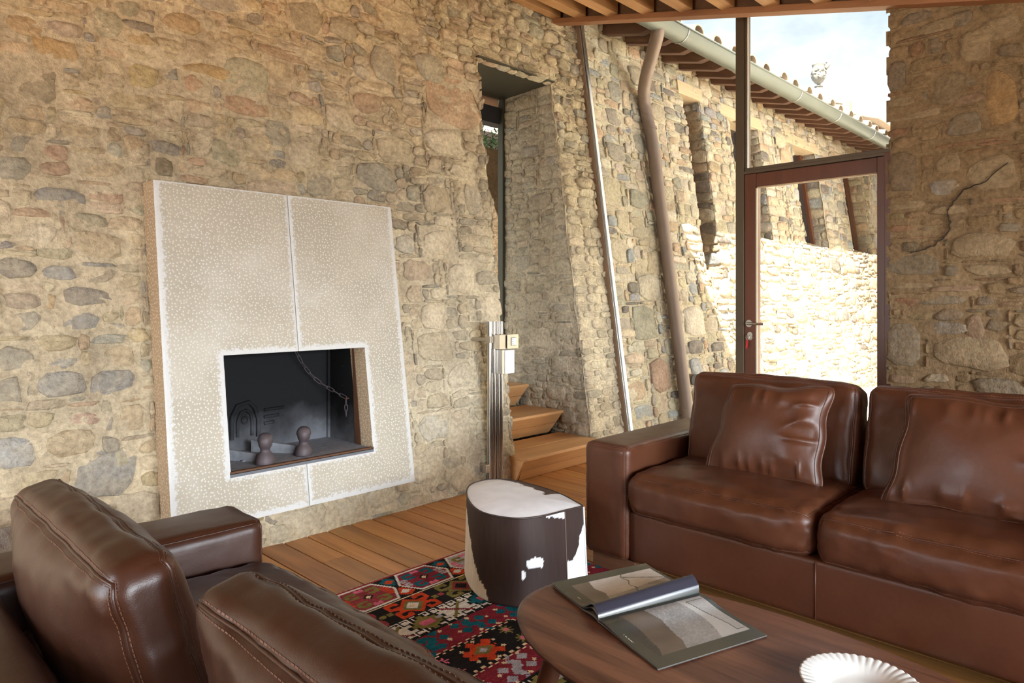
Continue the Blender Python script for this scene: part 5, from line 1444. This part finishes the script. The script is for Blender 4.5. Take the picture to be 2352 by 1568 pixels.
# ------------------------------------------------------------------ cowhide pouf
ph = 0.385
TOP = [((2.265, 1.902), 1), ((2.372, 1.886), 1), ((2.455, 2.12), 0), ((2.468, 2.38), 0), ((2.39, 2.50), 0), ((2.25, 2.49), 0), ((2.105, 2.345), 0), ((2.005, 2.15), 0), ((2.035, 1.99), 0), ((2.13, 1.925), 0)]
def outline(pts, k):
    N = len(pts); out = []
    for i in range(N):
        p1 = np.array(pts[i][0]); p2 = np.array(pts[(i + 1) % N][0])
        p0 = np.array(pts[i - 1][0]) if not pts[i][1] else 2 * p1 - p2
        p3 = np.array(pts[(i + 2) % N][0]) if not pts[(i + 1) % N][1] else 2 * p2 - p1
        for t_ in np.linspace(0, 1, k, endpoint=False):
            out.append(0.5 * ((2 * p1) + (p2 - p0) * t_ + (2 * p0 - 5 * p1 + 4 * p2 - p3) * t_ ** 2 + (-p0 + 3 * p1 - 3 * p2 + p3) * t_ ** 3))
    return np.array(out)
OUT = outline(TOP, 34); cen = np.array([2.235, 2.19]); NP = len(OUT)
HB = np.array((0.030, 0.0155, 0.0115)); HW = np.array((0.80, 0.81, 0.82)); HC = np.array((0.60, 0.50, 0.36))
V = []; 
NS = 64
for j in range(NS + 1):
    z = 0.010 + (ph - 0.014 - 0.010) * j / NS
    k = 1.055 - 0.055 * (j / NS) ** 0.8
    if j == 0: k = 1.03
    for p in OUT: V.append((*(cen + (p - cen) * k), z))
F = []
for j in range(NS):
    for i in range(NP):
        F.append((j * NP + i, j * NP + (i + 1) % NP, (j + 1) * NP + (i + 1) % NP, (j + 1) * NP + i))
V = np.array(V)
th = np.degrees(np.arctan2(V[:, 1] - cen[1], V[:, 0] - cen[0])) % 360
jag = fbm(np.stack([V[:, 0] * 26, V[:, 1] * 26, V[:, 2] * 20], 1), 4)
hair = vnoise(np.stack([V[:, 0] * 160, V[:, 1] * 160, V[:, 2] * 14], 1))
zz = V[:, 2]
white = np.zeros(len(V), bool)
lim = 128 + np.clip((0.30 - zz) / 0.30, 0, 1) ** 0.8 * 82 + 7 * jag + 3 * hair
cream = (th > 60) & (th < lim) & (zz < 0.31)
white |= (np.abs(V[:, 0] - 2.105 - 0.012 * jag) < 0.036) & (np.abs(zz - 0.180 - 0.009 * jag - 0.003 * hair) < 0.019) & (V[:, 1] < 2.0)
white |= (np.abs(V[:, 0] - 2.060) < 0.006 + 0.004 * jag) & (np.abs(zz - 0.142) < 0.016 + .006 * hair) & (V[:, 1] < 2.02)
tA = (V[:, 0] - 2.275) / 0.10
fac = (V[:, 0] > 2.268) & (V[:, 1] < 1.99)
white |= fac & (zz < 0.150 + 0.02 * jag + 0.005 * hair + np.clip(tA, 0, 1.3) ** 2 * 0.16)
white |= (V[:, 0] > 2.16) & (V[:, 0] <= 2.268) & (V[:, 1] < 2.0) & (zz > ph - 0.018 - 0.03 * (V[:, 0] - 2.16) / 0.1 + 0.01 * jag)
C = np.where(white[:, None], HW, np.where(cream[:, None], HC, HB)) * (1 + 0.18 * hair[:, None])
pouf = empty('cowhide_pouf', (2.235, 2.19, 0.008), 'brown and white cowhide pouf standing on the rug', 'pouf')
def m_hide():
    t = NT('cowhide')
    n = t.noise(1.0, 5, 0.6, None, 0.0, (300, 300, 26))
    return t.set(t.attr('Col'), 0.55, 0, t.bump(n, 0.25, 0.002), 0.3)
M_HIDE = m_hide()
V3 = V.copy(); V3[:, 2] += 0.0
MB().add(V3, F, C).build('hide_side', M_HIDE, pouf, smooth=True)
V = []; NR = 36
for j in range(NR + 1):
    r = 1 - j / NR
    for p in OUT:
        q = cen + (p - cen) * r
        V.append((*q, ph - 0.013 + 0.020 * (1 - r ** 3)))
F = []
for j in range(NR):
    for i in range(NP):
        F.append((j * NP + i, j * NP + (i + 1) % NP, (j + 1) * NP + (i + 1) % NP, (j + 1) * NP + i))
V = np.array(V)
jag = fbm(np.stack([V[:, 0] * 22, V[:, 1] * 22, V[:, 2] * 0], 1), 4)
dd = (V[:, 0] - (2.372 + (V[:, 1] - 1.886) * 0.20))          # distance past the straight back edge
brown = (dd > -0.055 + 0.02 * jag) & (V[:, 1] > 2.08) & (V[:, 1] < 2.47)
C = np.where(brown[:, None], HB * 2.2, HW) * (1 + 0.05 * jag[:, None])
MB().add(V, F, C).build('hide_top', M_HIDE, pouf, smooth=True)
MB().tube([(*(cen + (p - cen) * 1.003), ph - 0.013) for p in OUT[::4]], 0.004, 8, closed=True).build('piping', m_plain('dark_piping', (0.03, 0.018, 0.014), 0.5), pouf, smooth=True)
pA, pB = np.array(TOP[0][0]), np.array(TOP[1][0])
MB().tube([(*(cen + (pA - cen) * (1.057 - 0.055 * t_ ** .8)), 0.012 + (ph - 0.028) * t_) for t_ in np.linspace(0, 1, 10)], 0.003, 6).build('seam', m_plain('tan_seam', (0.11, 0.07, 0.05), 0.6), pouf, smooth=True)
MB().tube([(*(cen + (pB - cen) * (1.057 - 0.055 * t_ ** .8)), 0.012 + (ph - 0.028) * t_) for t_ in np.linspace(0, 1, 10)], 0.0045, 8).build('white_piping', m_plain('white_piping', (0.62, 0.62, 0.6), 0.5), pouf, smooth=True)

# ------------------------------------------------------------------ walnut coffee table
tx, ty, ta, tb, tzt = 1.554, 0.753, 0.344, 0.655, 0.40
table = empty('coffee_table', (tx, ty, 0.008), 'oval walnut coffee table with splayed round legs on the rug', 'table')
V = []; F = []; n = 96
prof = [(0.0, 0.0), (0.5, 0.0), (0.965, 0.0), (0.985, -0.0012), (0.997, -0.004), (1.0, -0.009), (0.997, -0.013), (0.96, -0.019), (0.90, -0.024), (0.5, -0.026), (0.0, -0.026)]
for (r, z) in prof:
    for k in range(n):
        a = 2 * math.pi * k / n
        e = 2 / 2.15
        V.append((tx + r * ta * math.copysign(abs(math.cos(a)) ** e, math.cos(a)), ty + r * tb * math.copysign(abs(math.sin(a)) ** e, math.sin(a)), tzt + z))
for j in range(len(prof) - 1):
    for k in range(n): F.append((j * n + k, j * n + (k + 1) % n, (j + 1) * n + (k + 1) % n, (j + 1) * n + k))
MB().add(V, F).build('table_top', M_WALNUT, table, angle=50)
M_LEG = m_wood('walnut_leg', (0.075, 0.024, 0.011), (0.17, 0.062, 0.028), 0.4, 'Z', 1.0)
for sx in (-1, 1):
    for sy in (-1, 1):
        a = (tx + sx * 0.205, ty + sy * 0.405, 0.376); b = (tx + sx * 0.285, ty + sy * 0.485, 0.009)
        MB().tube([a, tuple(np.array(a) * .6 + np.array(b) * .4), b], [0.027, 0.025, 0.015], 18).build('leg', M_LEG, table, angle=50)
MB().box(tx - 0.20, tx + 0.20, ty - 0.025, ty + 0.025, 0.352, 0.376).build('stretcher', M_LEG, table, bevel=0.003)

# ------------------------------------------------------------------ open magazine
mag = empty('open_magazine', (1.64, 1.08, tzt), 'open magazine with dark photo pages lying on the walnut table', 'magazine')
Ls = np.array([1.49, 1.133]); Rs = np.array([1.828, 1.022])
sdir = (Rs - Ls); SW = np.linalg.norm(sdir); sdir /= SW
tdir = np.array([0.352, 0.936]); tdir /= np.linalg.norm(tdir)
PH_ = 0.262
def pageh(tv, sv):
    """height of the paper over the table; tv > 0 is the far page"""
    if tv <= 0:
        d = -tv
        return 0.004 + 0.0085 * math.exp(-((d - 0.03) / 0.05) ** 2) + 0.003 * (1 - d / PH_)
    d = tv
    roll = 0.036 * math.exp(-((d - 0.030) / 0.034) ** 2) * (0.75 + 0.5 * sv)
    return 0.006 + roll + 0.006 * (1 - d / PH_) + 0.007 * max(0, (d - 0.19) / 0.07) ** 2 * (1 - 0.5 * sv)
def page_col(tv, sv):
    """printed picture: grey photograph inside a dark olive margin"""
    OL = np.array((0.050, 0.050, 0.036)); 
    if tv <= 0:
        p = -tv / PH_; s = sv
        c = OL * (1 + 0.5 * (p - 0.5)) + np.array((0.0, 0.006, 0.010)) * max(0, s - .6) * 3
        if 0.07 < p < 0.83 and 0.10 < s < 0.955:
            n_ = float(vnoise(np.array([[p * 7, s * 7, 3.0]]))[0]); g_ = float(vnoise(np.array([[p * 90, s * 90, 9.0]]))[0])
            # four tones sweeping across
            b1 = 0.33 + 0.10 * math.sin(p * 3.1 + 0.4) + 0.015 * n_
            b0 = 0.14 + 0.06 * math.sin(p * 4.0) + 0.02 * n_
            b2 = 0.66 + 0.10 * math.sin(p * 3.3 + 0.2)
            if s < b0: c = np.array((0.045, 0.042, 0.036))
            elif s < b1: c = np.array((0.115, 0.088, 0.066)) * (1 + 0.25 * n_)
            elif s < b2: c = np.array((0.26, 0.25, 0.235)) * (1 + 0.22 * g_ + 0.12 * n_)
            else: c = np.array((0.44, 0.425, 0.39)) * (1 + 0.06 * n_)
            q = s - (0.78 + 0.09 * math.sin(p * 2.6 - 0.4))
            if 0.12 < p < 0.78 and q > 0 and s < 0.95:
                c = np.array((0.36, 0.345, 0.32)) * (1 + 0.12 * g_)
                if q < 0.008 or p < 0.132 or p > 0.768: c = np.array((0.03, 0.03, 0.028))
            if s > 0.955 - 0.05 * max(0, p - .6): c = c * 1.0
        if 0.36 < p < 0.52 and 0.045 < s < 0.056 and int(p * 260) % 3 != 0: c = np.array((0.6, 0.6, 0.58))
        return c
    p = tv / PH_; s = sv
    c = OL * (0.9 + 0.4 * p)
    if p < 0.28: return np.array((0.030, 0.030, 0.042))
    if 0.28 < p < 0.86 and 0.13 < s < 0.97:
        n_ = float(vnoise(np.array([[p * 6, s * 6, 13.0]]))[0]); g_ = float(vnoise(np.array([[p * 70, s * 20, 19.0]]))[0])
        f1 = 0.30 + 0.05 * n_
        if s < f1: c = np.array((0.12, 0.10, 0.08)) * (1.2 - 0.4 * s) * (1 + .4 * (p - .4))
        elif p > 0.42 + 0.22 * max(0, s - 0.35): c = np.array((0.60, 0.59, 0.55)) * (1 + 0.08 * g_)
        else: c = np.array((0.30, 0.28, 0.25)) * (1 + 0.2 * g_)
        if s > 0.66 and p < 0.40: c = np.array((0.06, 0.06, 0.07))
        if abs(s - (0.60 + 0.10 * (p - 0.5) + 0.015 * math.sin(p * 30))) < 0.006 or abs(p - 0.80 + 0.7 * (s - 0.62)) < 0.008 and s > 0.62: c = np.array((0.03, 0.03, 0.03))
    if 0.50 < p < 0.58 and 0.06 < s < 0.070 and int(p * 300) % 3 != 0: c = np.array((0.5, 0.5, 0.48))
    return c
def mag_sheet(t0, t1, nt, ns, lift, shrink=0.0, color=None):
    V = []; C = []; F = []
    for i in range(nt + 1):
        tv = t0 + (t1 - t0) * i / nt
        for j in range(ns + 1):
            sv = j / ns
            p = Ls + sdir * (SW * (sv * (1 - 2 * shrink) + shrink)) + tdir * tv
            V.append((p[0], p[1], tzt + 0.0008 + pageh(tv, sv) * lift))
            C.append(page_col(tv, sv) if color is None else color)
    for i in range(nt):
        for j in range(ns):
            a = i * (ns + 1) + j
            F.append((a, a + 1, a + ns + 2, a + ns + 1))
    return V, F, C
M_PAGE = m_attr('glossy_page', 0.22, 0.04, 60, 0.0)
M_PAPER = m_plain('paper_edge', (0.50, 0.49, 0.46), 0.7)
for nm, t0, t1 in (('near_page', -PH_, 0.0), ('far_page', 0.0, PH_)):
    V, F, C = mag_sheet(t0, t1, 110, 140, 1.0)
    pg = MB().add(V, F, C).build(nm, M_PAGE, mag, smooth=True)
    for q, (lf, cc) in enumerate(((0.72, (0.55, 0.54, 0.5)), (0.45, (0.10, 0.10, 0.10)), (0.2, (0.50, 0.49, 0.46)), (0.02, (0.06, 0.06, 0.055)))):
        V, F, C = mag_sheet(t0 * (1.004 - .002 * q), t1 * (1.004 - .002 * q), 24, 6, lf, 0.0, cc)
        MB().add(V, F, C).build('under_page', M_PAGE, mag, smooth=True)

# ------------------------------------------------------------------ fluted white dish
dish = empty('fluted_dish', (1.625, 0.515, tzt), 'white glazed dish with a fluted rim on the walnut table', 'dish')
def flute(a, j, r, z):
    k = max(0.0, (r - 0.082) / 0.045)
    w = abs(math.cos(a * 22)) ** 0.7
    return (r * (1 + 0.012 * k * w), z + 0.0028 * k * (w - 0.5))
prof = [(0.0, 0.006), (0.045, 0.0065), (0.062, 0.008), (0.078, 0.0155), (0.088, 0.0225), (0.098, 0.0265), (0.110, 0.0285), (0.120, 0.030), (0.124, 0.030), (0.1245, 0.0285), (0.119, 0.0265), (0.105, 0.0235), (0.090, 0.018), (0.070, 0.006), (0.055, 0.0005), (0.0, 0.0005)]
MB().lathe(prof, 260, (1.625, 0.515, tzt), mod=flute).build('dish', m_plain('white_glaze', (0.74, 0.74, 0.70), 0.10, 0, 0.03, 8, 0.0), dish, smooth=True)
